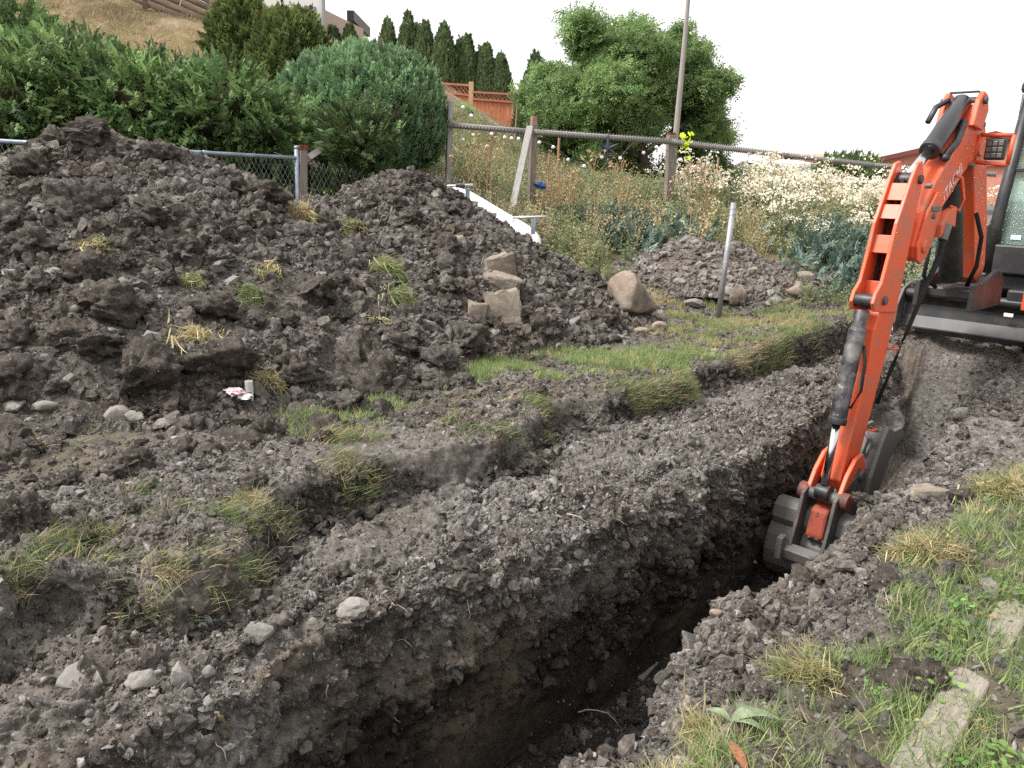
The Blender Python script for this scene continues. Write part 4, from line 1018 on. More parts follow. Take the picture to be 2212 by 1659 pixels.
# dry grass on the bare hillside, dry grass along the fence foot
hl = ((fc[:, 1] > 13.5) & (fc[:, 1] < 22) & (fc[:, 0] < -3.2) & (fc[:, 0] > -13)) * sstep(-.5, .4, fbm(fc, .7, 3, .5, 260))
growth("hillside_dry_grass", 9000, hl, LONGGRASS, (.12, .38), .9, (.75, 1.2), .6)
yl = ((fc[:, 1] > 13.6) & (fc[:, 1] < 16.0) & (fc[:, 0] < -5.2) & (fc[:, 0] > -10.5)).astype(float)
growth("straw_plants", 420, yl, W_DRY, (.5, .85), .05, (1.0, 1.5))
fl_ = ((fc[:, 1] > 9.2) & (fc[:, 1] < 11.9) & (fc[:, 0] > -7) & (fc[:, 0] < .4) & (fc[:, 1] > 9.6 + .28 * (fc[:, 0] + 7) - .5)).astype(float)
growth("fence_foot_weeds", 1500, fl_, W_GREEN, (.35, .95), .55, (.6, 1.1))
growth("fence_foot_straw", 700, fl_, W_DRY, (.35, .85), .1, (.7, 1.1))
# tall dry stalks that stand clear of the rest, each a plant
M_STALK = mat_plain("dry_stalk", (0.40, 0.28, 0.15), .85, .15, var=.35, scale=12)
def tall_weed(u, v0, v1, y, label, seed):
    rs = np.random.default_rng(seed); b = aty(u, v1, y); tp = aty(u + rs.uniform(-6, 6), v0, y); g0 = float(H(b[0], b[1]))
    o = empty("tall_weed", (b[0], b[1], g0), label, "weed", "tall dry weeds along the slope"); h = tp[2] - g0
    bm = bmesh.new(); b_tube(bm, [(0, 0, -.05), (rs.uniform(-.03, .03), 0, h * .5), (tp[0] - b[0], 0, h * .97)], [.011, .009, .004], 5); tips = []
    for i in range(13):
        f = .45 + .5 * i / 13; az = i * 2.4; L = h * .26 * (1.25 - f) + .05; a = Vector(((tp[0] - b[0]) * f * f, 0, h * f)); e = a + Vector((math.cos(az) * L, math.sin(az) * L, L * 1.1)); b_tube(bm, [a, e], [.005, .003], 4); tips.append(e)
    part("stalk", o, bm, M_STALK)
    bm = bmesh.new()
    for e in tips + [Vector((tp[0] - b[0], 0, h))]:
        for _ in range(9):
            c = e + Vector(rs.normal(0, .028, 3)); r = rs.uniform(.008, .02)
            vs = [bm.verts.new(c + Vector(rs.normal(0, r, 3))) for _k in range(4)]; bm.faces.new(vs[:3]); bm.faces.new(vs[1:])
    part("seed_heads", o, bm, M_STALK)["kind"] = "stuff"
for i, (u, v0, v1, y, lb) in enumerate([(1286, 335, 470, 12.6, "tallest dry branched weed under the dark star ornament"), (1340, 350, 470, 12.7, "dry branched weed just after the tallest one, under the rail"), (1232, 372, 470, 12.5, "slender dry weed beside the blue thing in the grass"),
        (1190, 350, 450, 12.9, "thin dry weed next to the leaning grey board"), (1490, 355, 460, 13.2, "dry weed with bushy head close to the utility pole foot"), (1525, 365, 470, 13.3, "dry weed with orange head beyond the utility pole"), (1050, 300, 420, 13.0, "pale dry weed in the tall grass under the rail end"), (1010, 315, 430, 12.8, "dry weed in front of the grey end post")]):
    tall_weed(u, v0, v1, y, lb, 600 + i)
# ================================================================== THE DIGGER (local x across, y away along its boom, z up)
def paint(name, c, dirt, amount=.5, rough=.4, chip=34):
    t = NT(name); t.rough(rough, .45)
    f = t.noise(5, 6, .7, t.obj()); f2 = t.noise(chip, 5, .75, t.obj())
    m = t.math('MULTIPLY', t.ramp(f, [(.45, (0, 0, 0)), (.75, (1, 1, 1))]), amount)
    m2 = t.math('MULTIPLY', t.ramp(f2, [(.60, (0, 0, 0)), (.68, (1, 1, 1))]), amount * 1.2)
    t.color(t.mix(t.math('MAXIMUM', m, m2), c, dirt)); t.bump(f2, .08, .005)
    return t.m
M_ORANGE = paint("orange_paint", (0.70, 0.095, 0.03), (0.25, 0.15, 0.105), .85, .45)
M_WORNORANGE = paint("worn_orange_paint", (0.26, 0.045, 0.022), (0.035, 0.03, 0.027), 1.6, .65, 9)
M_BLACK = paint("black_paint", (0.018, 0.018, 0.020), (0.10, 0.085, 0.072), .45, .45)
M_WORNBLACK = paint("worn_black_cylinder", (0.020, 0.020, 0.024), (0.27, 0.245, 0.225), .8, .38, 11)
M_SATIN = mat_plain("satin_black_cylinder", (0.022, 0.023, 0.027), .28, .5)
M_STEEL = paint("muddy_steel", (0.115, 0.112, 0.108), (0.12, 0.10, 0.08), .9, .55)
M_DARKSTEEL = paint("dark_steel", (0.055, 0.053, 0.052), (0.15, 0.13, 0.11), .7, .55)
M_CHROME = mat_plain("chrome_rod", (0.55, 0.55, 0.57), .22, .5, 1.0)
M_RUBBER = mat_plain("rubber", (0.022, 0.021, 0.020), .8, .2, var=.4, scale=10, bump=.2)
M_WHITEINK = mat_plain("white_lettering", (0.80, 0.74, 0.72), .5)
M_REDINK = mat_plain("red_print", (0.62, 0.05, 0.03), .5)
t = NT("cab_glass"); t.color((0.62, 0.74, 0.70)); t.rough(.06, .5); t.bsdf.inputs["Transmission Weight"].default_value = .85; t.bsdf.inputs["IOR"].default_value = 1.1
M_GLASS = t.m
t = NT("lamp_glass"); t.color((0.10, 0.095, 0.085)); t.rough(.1, .6); M_LENS = t.m
N0, S0, Z0 = -2.0, 9.7, .20
base = np.array([math.sin(R(45)), math.cos(R(45)), 0]) * S0 + np.array([math.cos(R(45)), -math.sin(R(45)), 0]) * N0
dig = empty("excavator", (base[0], base[1], Z0), "orange tracked mini digger with black cab, its arm reaching down into the trench", "excavator", None, -R(45))
def dpart(name, bm, mat, bev=.006, smooth=False, parent=None, label=None):
    bmesh.ops.translate(bm, vec=Vector((-N0, -S0, -Z0)), verts=bm.verts)
    return part(name, parent or dig, bm, mat, bev, smooth, label)
def prism(prof, n0, n1):
    bm = bmesh.new(); b_prism(bm, prof, n0, n1); return bm
def tube(path, r, n=16):                            # points are (n, s, z)
    bm = bmesh.new(); b_tube(bm, path, r, n); return bm
def box(n0, n1, s0, s1, z0, z1):
    bm = bmesh.new(); b_box(bm, ((n0 + n1) / 2, (s0 + s1) / 2, (z0 + z1) / 2), (abs(n1 - n0), abs(s1 - s0), abs(z1 - z0))); return bm
AL, AR = -2.225, -2.05
# stick
lower = [(5.80, .86), (5.72, .72), (5.70, .40), (5.60, .0), (5.49, -.38), (5.55, -.47), (5.68, -.46), (5.78, -.33), (5.92, .13), (6.03, .50), (6.11, .84), (6.10, .90)]
stick = dpart("stick", prism(lower, AL + .012, AR - .012), M_ORANGE, .012)
side = [(5.98, 1.78), (5.90, 1.62), (5.82, 1.47), (5.77, 1.25), (5.71, 1.06), (5.63, .99), (5.60, .92), (5.64, .86), (5.72, .85), (6.06, .82), (6.09, 1.05), (6.12, 1.22), (6.14, 1.45), (6.19, 1.70), (6.19, 1.83), (6.13, 1.91), (6.05, 1.89)]
dpart("side_plate", prism(side, AR - .026, AR), M_ORANGE, .006, parent=None)
dpart("side_plate", prism(side, AL, AL + .026), M_ORANGE, .006)
for z0, z1, s0, s1 in ((1.63, 1.75, 5.945, 6.0), (1.50, 1.60, 5.875, 5.925), (1.26, 1.385, 5.815, 5.85), (.93, 1.06, 5.80, 5.80)):
    pr = [(s0, z0), (s1, z1), (s1 + .02, z1), (s0 + .02, z0)]
    dpart("cover_plate", prism(pr, AL + .0255, AR - .0255), M_ORANGE, .003)
dpart("back_plate", prism([(6.05, .86), (6.12, 1.4), (6.15, 1.80), (6.12, 1.80), (6.09, 1.4), (6.02, .86)], AL + .0255, AR - .0255), M_ORANGE, .003)
for dx in (-.05, .0, .045):
    dpart("hydraulic_hose", tube([(-2.14 + dx, 6.06, 1.78), (-2.14 + dx, 5.99, 1.45), (-2.14 + dx * .8, 5.93, 1.15), (-2.14 + dx * .5, 5.86, .93)], .013, 8), M_RUBBER, 0, True)
for z in (1.72, .93): dpart("pin", tube([(AL - .02, 6.12 if z > 1 else 5.78, z + (.06 if z > 1 else 0)), (AR + .022, 6.12 if z > 1 else 5.78, z + (.06 if z > 1 else 0))], .032, 14), M_DARKSTEEL, .003)
for z, s in ((.55, 6.06), (-.05, 5.87)):             # little hose hooks on the back edge
    dpart("hose_clip", tube([(AR - .02, s - .03, z), (AR + .03, s - .02, z), (AR + .045, s + .03, z), (AR - .01, s + .06, z)], .009, 6), M_ORANGE, 0, True)
# bucket ram
cx = -2.135
ram = dpart("bucket_ram", tube([(cx, 5.635, .86), (cx, 5.605, .73), (cx, 5.60, .72), (cx, 5.475, .10), (cx, 5.47, .08)], [.05, .05, .060, .060, .060], 20), M_WORNBLACK, .004, True)
dpart("ram_eye", tube([(cx - .065, 5.66, .93), (cx + .075, 5.66, .93)], .05, 16), M_BLACK, .006, True, parent=None)
dpart("gland", tube([(cx, 5.472, .095), (cx, 5.462, .045)], .065, 20), M_BLACK, .004, True)
dpart("ram_rod", tube([(cx, 5.464, .05), (cx, 5.40, -.40)], .029, 16), M_CHROME, 0, True)
dpart("rod_eye", tube([(cx - .05, 5.395, -.46), (cx + .05, 5.395, -.46)], .055, 16), M_BLACK, .005, True)
dpart("hydraulic_hose", tube([(cx + .06, 5.60, .62), (cx + .09, 5.585, .5), (cx + .105, 5.545, .3), (cx + .066, 5.50, .17)], .012, 8), M_RUBBER, 0, True)
# links, coupler, bucket, thumb
link_prof = [(5.80, -.30), (5.70, -.20), (5.60, -.22), (5.48, -.33), (5.40, -.46), (5.40, -.54), (5.46, -.56), (5.52, -.48), (5.60, -.36), (5.68, -.31), (5.76, -.38)]
for x in (AL - .045, AR + .012): dpart("bucket_link", prism(link_prof, x, x + .033), M_ORANGE, .008)
dpart("pin", tube([(AL - .10, 5.43, -.50), (AR + .09, 5.43, -.50)], .048, 16), M_DARKSTEEL, .004, True)
for x in (AL - .075, AR + .055): dpart("pin_boss", tube([(x - .02, 5.43, -.50), (x + .045, 5.43, -.50)], .066, 16), M_WORNORANGE, .005, True)
dpart("pin", tube([(AL - .07, 5.72, -.37), (AR + .07, 5.72, -.37)], .042, 16), M_DARKSTEEL, .004, True)
ear = [(5.33, -.48), (5.44, -.43), (5.66, -.36), (5.80, -.34), (5.86, -.42), (5.80, -.62), (5.52, -1.0), (5.26, -.98), (5.20, -.90), (5.28, -.68)]
coup = dpart("coupler_ear", prism(ear, AL - .045, AL - .018), M_DARKSTEEL, .006)
dpart("coupler_ear", prism(ear, AR + .018, AR + .045), M_DARKSTEEL, .006)
dpart("coupler_block", prism([(5.38, -.60), (5.46, -.57), (5.66, -.60), (5.60, -.84), (5.36, -.84), (5.33, -.80)], AL + .02, AR - .02), M_WORNORANGE, .02)
for i in range(3): dpart("bolt", tube([(AL + .055 + i * .055, 5.345, -.815), (AL + .055 + i * .055, 5.335, -.82)], .016, 10), M_DARKSTEEL, 0, True)
dpart("cross_bar", prism([(5.16, -.89), (5.24, -.86), (5.28, -.93), (5.18, -.97)], AL - .07, AR + .06), M_STEEL, .006)
dpart("side_lug", prism([(5.13, -.80), (5.20, -.79), (5.20, -.98), (5.12, -.97)], AL - .10, AL - .05), M_STEEL, .01)
outer = [(5.50, -.74), (5.43, -.80), (5.37, -.90), (5.34, -1.02), (5.355, -1.13), (5.42, -1.22), (5.56, -1.28), (5.80, -1.29), (6.10, -1.23)]
inner = [(a + (.028 if i < 5 else 0), b + (.012 if i < 3 else .026)) for i, (a, b) in enumerate(outer)][::-1]
bucket = dpart("bucket", prism(outer + inner, -2.50, -1.83), M_STEEL, .004)
cheek = [(5.54, -.72)] + outer + [(6.10, -1.20), (5.96, -1.0), (5.75, -.86)]
for x in (-2.512, -1.832): dpart("bucket_cheek", prism(cheek, x, x + .022), M_STEEL, .004)
dpart("bucket_lip", prism([(5.46, -.62), (5.54, -.62), (5.56, -.70), (5.48, -.78), (5.415, -.82), (5.39, -.76), (5.41, -.67)], -2.505, -1.826), M_STEEL, .014)
for x in (-2.44, -2.30, -2.165, -2.03, -1.89): dpart("bucket_tooth", prism([(6.06, -1.23), (6.22, -1.20), (6.08, -1.18)], x - .03, x + .03), M_STEEL, .003)
th = [(5.88, -.70), (5.94, -.45), (6.08, -.18), (6.16, -.08), (6.30, -.14), (6.47, -.14), (6.54, -.22), (6.38, -.28), (6.24, -.42), (6.08, -.72)]
for x in (-2.255, -2.03): dpart("thumb_plate", prism(th, x, x + .03), M_STEEL, .006)
dpart("thumb_web", prism([(5.92, -.66), (6.0, -.40), (6.14, -.14), (6.19, -.15), (6.06, -.40), (5.98, -.66)], -2.2255, -2.0295), M_DARKSTEEL, .004)
dpart("thumb_lever", tube([(-2.12, 6.02, -.30), (-2.10, 6.06, -.18), (-2.14, 6.08, -.14)], .02, 8), M_STEEL, .003, True)
# boom
boom_prof = [(6.23, 1.30), (6.27, 1.21), (6.36, 1.18), (6.46, 1.22), (6.53, 1.32), (6.60, 1.50), (6.89, 1.69), (7.10, 1.85), (7.26, 1.95), (7.36, 1.90), (7.50, 1.68), (7.78, 1.20), (7.90, .98), (8.02, .92), (8.13, .97), (8.17, 1.10), (8.00, 1.50), (7.62, 2.06), (7.44, 2.30),
             (7.30, 2.43), (7.17, 2.44), (7.08, 2.28), (6.72, 1.96), (6.50, 1.79), (6.38, 1.66), (6.28, 1.48)]
boom = dpart("boom", prism(boom_prof, -2.262, -2.055), M_ORANGE, .014)
for x in (-2.285, -2.055): dpart("boom_tip_plate", prism([(6.24, 1.30), (6.28, 1.20), (6.37, 1.165), (6.47, 1.21), (6.55, 1.32), (6.64, 1.49), (6.66, 1.70), (6.50, 1.70), (6.36, 1.56)], x, x + .024), M_ORANGE, .006)
dpart("pin", tube([(-2.31, 6.37, 1.30), (-2.015, 6.37, 1.30)], .05, 16), M_ORANGE, .006, True)
for x in (-2.30, -2.055): dpart("boom_ear", prism([(7.02, 2.22), (7.08, 2.42), (7.16, 2.49), (7.26, 2.47), (7.34, 2.36), (7.26, 2.20)], x, x + .04), M_ORANGE, .008)
dpart("pin", tube([(-2.33, 7.17, 2.42), (-1.99, 7.17, 2.42)], .03, 14), M_DARKSTEEL, .004, True)
dpart("lock_bar", box(-2.26, -2.05, 7.12, 7.16, 2.478, 2.492), M_BLACK, .003)
# stick ram
dpart("stick_ram", tube([(-2.16, 7.13, 2.41), (-2.16, 6.60, 2.03)], .071, 22), M_SATIN, .006, True)
dpart("gland", tube([(-2.16, 6.615, 2.04), (-2.16, 6.56, 2.00)], .077, 22), M_BLACK, .006, True)
dpart("ram_rod", tube([(-2.16, 6.57, 2.007), (-2.16, 6.20, 1.80)], .035, 18), M_CHROME, 0, True)
dpart("rod_eye", tube([(-2.225, 6.13, 1.77), (-2.095, 6.13, 1.77)], .06, 16), M_BLACK, .006, True)
for k, (a, r) in enumerate((([(-2.235, 7.05, 2.42), (-2.29, 6.95, 2.36), (-2.30, 6.85, 2.24)], .022), ([(-2.08, 7.0, 2.25), (-2.07, 6.85, 2.08), (-2.075, 6.66, 1.965)], .03), ([(-2.1, 6.66, 1.97), (-2.045, 6.60, 1.95)], .028))):
    dpart("hydraulic_hose", tube(a, r, 8), M_BLACK, 0, True)
# fittings on the boom's near side
for s, z in ((6.29, 1.74), (7.31, 2.25), (6.47, 1.52), (7.2, 1.93)):
    dpart("bolt", tube([(-2.06, s, z), (-2.015, s, z)], .02, 8), M_STEEL, .003, True)
dpart("bracket", box(-2.056, -2.01, 6.42, 6.56, 1.56, 1.60), M_STEEL, .004)
dpart("hook_plate", prism([(6.62, 1.36), (6.78, 1.46), (6.94, 1.44), (6.90, 1.60), (6.72, 1.56), (6.60, 1.46)], -2.054, -2.0), M_ORANGE, .006)
dpart("grab_loop", tube([(-2.03, 6.84, 1.60), (-2.0, 6.96, 1.56), (-2.0, 7.02, 1.66), (-2.01, 6.92, 1.82), (-2.05, 6.88, 1.84)], .014, 8), M_ORANGE, 0, True)
hose = [(-2.0, 6.70, 1.38), (-1.985, 6.62, 1.22), (-2.0, 6.45, .98), (-2.02, 6.28, .68), (-2.06, 6.20, .40), (-2.10, 6.10, .10)]
dpart("hydraulic_hose", tube(hose, [.024, .024, .018, .017, .017, .017], 10), M_RUBBER, 0, True)
dpart("hose_fitting", tube([(-2.0, 6.74, 1.46), (-2.0, 6.68, 1.34)], .034, 12), M_STEEL, .004, True)
# lettering along the boom
tx = bpy.data.curves.new("lettering", 'FONT'); tx.body = "HITACHI"; tx.size = .125; tx.extrude = .001; tx.align_x = 'LEFT'
lo_ = link("lettering", tx, dig); tx.materials.append(M_WHITEINK)
e1 = Vector((0, .62, .475)).normalized(); e3 = Vector((1, 0, 0)); e2 = e3.cross(e1)
Mx = Matrix((e1, e2, e3)).transposed().to_4x4(); Mx.translation = Vector((-2.0525 - N0, 6.66 - S0, 1.575 - Z0)); lo_.matrix_local = Mx
# boom ram, swing post
dpart("boom_ram", tube([(-2.16, 7.60, .98), (-2.16, 7.18, 1.80)], .095, 20), M_BLACK, .006, True)
dpart("swing_post", box(-2.38, -1.94, 7.62, 8.35, .80, .90), M_BLACK, .02)
for x in (-2.40, -1.96): dpart("swing_bracket", prism([(7.45, .72), (8.35, .72), (8.32, .98), (8.10, 1.06), (7.75, .98), (7.46, .96)], x, x + .045), M_BLACK, .01)
dpart("hydraulic_hose", tube([(-2.02, 7.5, 1.55), (-1.98, 7.62, 1.35), (-1.99, 7.66, 1.1), (-2.05, 7.7, .92)], .018, 8), M_RUBBER, 0, True)
dpart("hydraulic_hose", tube([(-2.28, 7.3, 1.25), (-2.3, 7.34, 1.0), (-2.24, 7.5, .9)], .018, 8), M_RUBBER, 0, True)
# work lamp in its guard
Lc, Ls, Lz = -1.93, 7.32, 2.06
fr = [(Lc - .13, Lz - .10), (Lc + .12, Lz - .125), (Lc + .13, Lz + .105), (Lc - .11, Lz + .11)]
bm = bmesh.new()
for i in range(4):
    a, b = fr[i], fr[(i + 1) % 4]; b_tube(bm, [(a[0], Ls, a[1]), (b[0], Ls, b[1])], .017, 8)
guard = dpart("lamp_guard", bm, M_ORANGE, 0, True)
dpart("work_lamp", box(Lc - .055, Lc + .085, Ls - .03, Ls + .05, Lz - .085, Lz + .075), M_BLACK, .012)
for i in range(3):
    for j in range(3):
        dpart("lamp_lens", box(Lc - .045 + i * .042, Lc - .010 + i * .042, Ls - .036, Ls - .028, Lz - .07 + j * .046, Lz - .034 + j * .046), M_LENS, .004)
dpart("lamp_arm", tube([(-2.06, 7.45, 2.02), (Lc - .12, Ls, Lz - .02)], .018, 8), M_ORANGE, 0, True)
# upper structure and cab
dpart("engine_cover", prism([(9.30, .98), (9.30, 1.42), (9.42, 1.58), (10.9, 1.62), (11.15, 1.4), (11.15, .98)], -2.86, -2.30), M_BLACK, .07)
dpart("deck", box(-2.80, -1.02, 9.05, 11.1, .80, .955), M_BLACK, .02)
dpart("front_skirt", box(-1.95, -1.0, 8.66, 8.80, .66, .84), M_BLACK, .02)
cab_n0, cab_n1, cab_s0, cab_s1 = -2.22, -1.10, 9.0, 10.45
for n_, s_, tl in ((cab_n0, cab_s0, .05), (cab_n1, cab_s0, .05), (cab_n0, cab_s1, 0), (cab_n1, cab_s1, 0)):
    dpart("cab_pillar", tube([(n_, s_, .96), (n_, s_ - .0, 1.55), (n_ + (tl if n_ < -2 else -tl), s_ + .12 * (s_ < 9.5), 2.68)], [.062, .055, .05], 10), M_BLACK, .0, True)
dpart("cab_roof", box(cab_n0 - .02, cab_n1 + .02, cab_s0 + .02, cab_s1 + .05, 2.68, 2.80), M_BLACK, .04)
dpart("cab_base", box(cab_n0 - .03, cab_n1 + .03, cab_s0 - .05, cab_s1 + .05, .962, 1.25), M_BLACK, .02)
dpart("window_bar", box(cab_n0 + .05, cab_n1 - .05, cab_s0 + .03, cab_s0 + .07, 1.95, 1.985), M_BLACK, .004)
dpart("windscreen", prism([(9.035, 1.252), (9.14, 2.68), (9.146, 2.68), (9.041, 1.252)], cab_n0 + .055, cab_n1 - .055), M_GLASS)
dpart("side_window", box(cab_n0 - .004, cab_n0 + .004, cab_s0 + .06, cab_s1 - .06, 1.252, 2.678), M_GLASS)
dpart("side_window", box(cab_n1 - .004, cab_n1 + .004, cab_s0 + .06, cab_s1 - .06, 1.252, 2.678), M_GLASS)
dpart("rear_window", box(cab_n0 + .055, cab_n1 - .055, cab_s1 - .004, cab_s1 + .004, 1.252, 2.678), M_GLASS)
dpart("window_sticker", box(cab_n0 + .13, cab_n0 + .22, 9.030, 9.034, 1.30, 1.345), mat_plain("pale_sticker", (.50, .75, .72), .5))
seat = dpart("seat", prism([(9.75, 1.25), (9.7, 1.45), (10.1, 1.5), (10.2, 2.1), (10.32, 2.1), (10.3, 1.25)], -1.82, -1.34), M_RUBBER, .05)
dpart("control_lever", tube([(-1.85, 9.5, 1.25), (-1.85, 9.45, 1.62)], .02, 8), M_RUBBER, 0, True)
sign = dpart("warning_sign", box(-1.86, -1.70, cab_s0 - .062, cab_s0 - .053, 1.02, 1.17), M_REDINK, .002)
dpart("sign_face", box(-1.845, -1.715, cab_s0 - .066, cab_s0 - .0615, 1.035, 1.155), M_WHITEINK)
for a in range(3):
    bm = bmesh.new(); b_box(bm, (0, 0, 0), (.075, .002, .014), Matrix.Rotation(a * 1.05, 3, 'Y')); bmesh.ops.translate(bm, vec=(-1.78, cab_s0 - .068 - .0007 * a, 1.095), verts=bm.verts); dpart("sign_mark", bm, M_BLACK, 0)
dpart("orange_panel", box(-1.80, -1.35, 8.60, 8.655, .66, .95), M_ORANGE, .01)
for z in (.73, .86): dpart("bolt", tube([(-1.70, 8.60, z), (-1.70, 8.58, z)], .02, 8), M_DARKSTEEL, .003, True)
dpart("plate_marker", box(-1.94, -1.86, 8.655, 8.66, .58, .615), M_WHITEINK, .002)
# undercarriage: blade, tracks
bl_prof = [(8.70, .30), (8.66, .36), (8.72, .48), (8.74, .60), (8.70, .72), (8.76, .72), (8.82, .60), (8.80, .46), (8.76, .34)]
blade = dpart("dozer_blade", prism(bl_prof, -2.88, -1.12), M_BLACK, .012)
bigprof = [(8.58, .27), (8.50, .40), (8.52, .60), (8.64, .76), (8.86, .82), (8.74, .70), (8.70, .55), (8.72, .40), (8.80, .27)]
dpart("blade_edge", tube([(-2.87, 8.70, .705), (-1.13, 8.70, .705)], .05, 12), M_BLACK, .004, True)
for x in (-2.90, -1.13): dpart("blade_end", prism(bigprof, x, x + .03), M_DARKSTEEL, .006)
for x in (-2.45, -1.65): dpart("blade_arm", prism([(8.78, .42), (8.80, .56), (9.6, .60), (9.6, .44)], x, x + .10), M_BLACK, .02)
dpart("blade_ram", tube([(-2.0, 8.8, .50), (-2.0, 9.5, .58)], .05, 14), M_STEEL, .004, True)
dpart("axle_frame", box(-2.62, -1.38, 9.3, 10.9, .36, .62), M_BLACK, .03)
dpart("slew_ring", tube([(-2.0, 10.0, .60), (-2.0, 10.0, .82)], .42, 28), M_BLACK, .01, True)
for x0 in (-3.02, -1.38):
    x1 = x0 + .36; L0, L1, zc, rr = 9.32, 11.1, .48, .235
    path = []
    for k in range(13): a = math.pi / 2 + math.pi * k / 12; path.append((L0 + math.cos(a) * rr, zc + math.sin(a) * rr))
    for k in range(13): a = -math.pi / 2 + math.pi * k / 12; path.append((L1 + math.cos(a) * rr, zc + math.sin(a) * rr))
    tr = dpart("rubber_track", prism(path, x0, x1), M_RUBBER, .01)
    bm = bmesh.new(); per = path + [path[0]]; acc = 0
    for i in range(len(path)):
        a, b = Vector((per[i][0], per[i][1])), Vector((per[i + 1][0], per[i + 1][1])); L = (b - a).length; ang = math.atan2(b.y - a.y, b.x - a.x); q_ = acc
        while q_ < L:
            c = a + (b - a) * (q_ / L); nrm = Vector((math.sin(ang), -math.cos(ang)))
            if (c - Vector(((L0 + L1) / 2, zc))).dot(nrm) < 0: nrm = -nrm
            b_box(bm, ((x0 + x1) / 2, c.x + nrm.x * .012, c.y + nrm.y * .012), (.35, .05, .05), Matrix.Rotation(ang, 3, 'X')); q_ += .11
        acc = q_ - L
    bmesh.ops.translate(bm, vec=Vector((-N0, -S0, -Z0)), verts=bm.verts); part("track_lugs", tr, bm, M_RUBBER)
    for s in (L0, 9.8, 10.25, 10.7, L1):
        bm = tube([(x0 - .012, s, zc - (.0 if s in (L0, L1) else .13)), (x1 + .012, s, zc - (.0 if s in (L0, L1) else .13))], .15 if s in (L0, L1) else .09, 18); bmesh.ops.translate(bm, vec=Vector((-N0, -S0, -Z0)), verts=bm.verts); part("roller", tr, bm, M_DARKSTEEL, .01, True)
# ================================================================== FENCES, POSTS, HOUSES
def world_part(name, parent, bm, mat, bev=0.0, smooth=False, label=None):
    bmesh.ops.translate(bm, vec=-Vector(parent.location), verts=bm.verts); return part(name, parent, bm, mat, bev, smooth, label)
def wtube(path, r, n=10):
    bm = bmesh.new(); b_tube(bm, path, r, n); return bm
M_GALV = mat_plain("galvanised_pipe", (0.30, 0.355, 0.43), .5, .4, .25, var=.35, scale=7)
M_WIRE = mat_plain("fence_wire", (0.30, 0.31, 0.32), .45, .4, .6)
M_OLDWIRE = mat_plain("old_fence_wire", (0.16, 0.16, 0.155), .55, .4, .4)
M_GREYWOOD = mat_wood("weathered_grey_wood", (0.20, 0.185, 0.175), (0.42, 0.40, 0.385), grain=(40, 40, 4))
M_POSTWOOD = mat_wood("grey_brown_post", (0.13, 0.105, 0.09), (0.30, 0.26, 0.23), grain=(30, 30, 3))
M_RUSTCAP = mat_plain("rusty_cap", (0.20, 0.07, 0.045), .8, .2, var=.5, scale=20)
M_POLE = mat_wood("utility_pole_wood", (0.20, 0.178, 0.166), (0.40, 0.365, 0.345), grain=(30, 30, 2))
M_REDWOOD = mat_wood("red_cedar_board", (0.38, 0.13, 0.065), (0.60, 0.245, 0.13), grain=(30, 30, 3))
M_REDPOST = mat_wood("tan_fence_post", (0.42, 0.26, 0.14), (0.62, 0.42, 0.25), grain=(30, 30, 3))
M_LATT = mat_wood("lattice_strip", (0.30, 0.12, 0.08), (0.46, 0.20, 0.13))
M_LOG = mat_wood("grey_tan_log", (0.17, 0.13, 0.10), (0.40, 0.31, 0.24), grain=(4, 4, 30))
def chainlink(p0, p1, h, cell=.062, r=.0022, sag=.0, knuckle=.03):
    p0, p1 = Vector(p0), Vector(p1); L = (p1 - p0).length; bm = bmesh.new(); n = int(L / cell); rows = int(h / cell)
    def pt(i, j):
        f = i / n; b = p0 + (p1 - p0) * f; s = -sag * math.sin(math.pi * f) + .02 * math.sin(i * .9) * (sag > 0)
        return b + Vector((0, 0, j * cell - h + (knuckle if j == rows else 0) + s * (j / rows)))
    off = Vector((0, -.004, 0))
    for i in range(n):
        pa = [pt(i + .5 * (1 - (-1) ** j) / 1 * 1.0 * .5 * 2 if False else i + (.5 if j % 2 else 0), j) + off * (1 if j % 2 else -1) for j in range(rows + 1)]
        pb = [pt(i + 1 - (.5 if j % 2 else 0), j) + off * (-1 if j % 2 else 1) for j in range(rows + 1)]
        b_tube(bm, pa, r, 3, False); b_tube(bm, pb, r, 3, False)
    return bm
A0, A1 = aty(-60, 301, 9.3), aty(640, 341, 11.0)
f1 = empty("chain_link_fence", (A1[0], A1[1], float(H(A1[0], A1[1]))), "galvanised chain link fence with a top rail, half buried by the biggest heap", "fence")
world_part("top_rail", f1, wtube([A0, A1], .024), M_GALV, smooth=True)
world_part("wire_mesh", f1, chainlink(A0, A1, 1.25), M_WIRE)["kind"] = "stuff"
for fr_ in (.0, .36, .68, 1.0):
    p_ = A0 + (A1 - A0) * fr_; world_part("post", f1, wtube([p_ + [0, .03, -1.5], p_ + [0, .03, .13 if fr_ == 1 else .03]], .034), M_GALV, smooth=True)
world_part("post_cap", f1, wtube([A1 + [0, .03, .12], A1 + [0, .03, .15], A1 + [0, .03, .165]], [.038, .036, .01]), M_GALV, smooth=True)
world_part("tension_wire", f1, wtube([A1 + [-.3, 0, .06], A1 + [0, 0, -.03], A1 + [.12, .03, -.12]], .004, 4), M_WIRE)
B0, B1 = aty(668, 345, 11.15), aty(985, 375, 12.3); B2 = aty(1110, 400, 12.7)
f2 = empty("chain_link_fence", (B0[0], B0[1], float(H(B0[0], B0[1]))), "sagging old chain link without a rail, between the capped wooden post and the tall weeds", "fence")
world_part("wire_mesh", f2, chainlink(B0, B1, 1.1, .066, .0026, .10), M_WIRE)["kind"] = "stuff"
world_part("wire_mesh", f2, chainlink(B1, B2, .9, .066, .002, .12), M_OLDWIRE)["kind"] = "stuff"
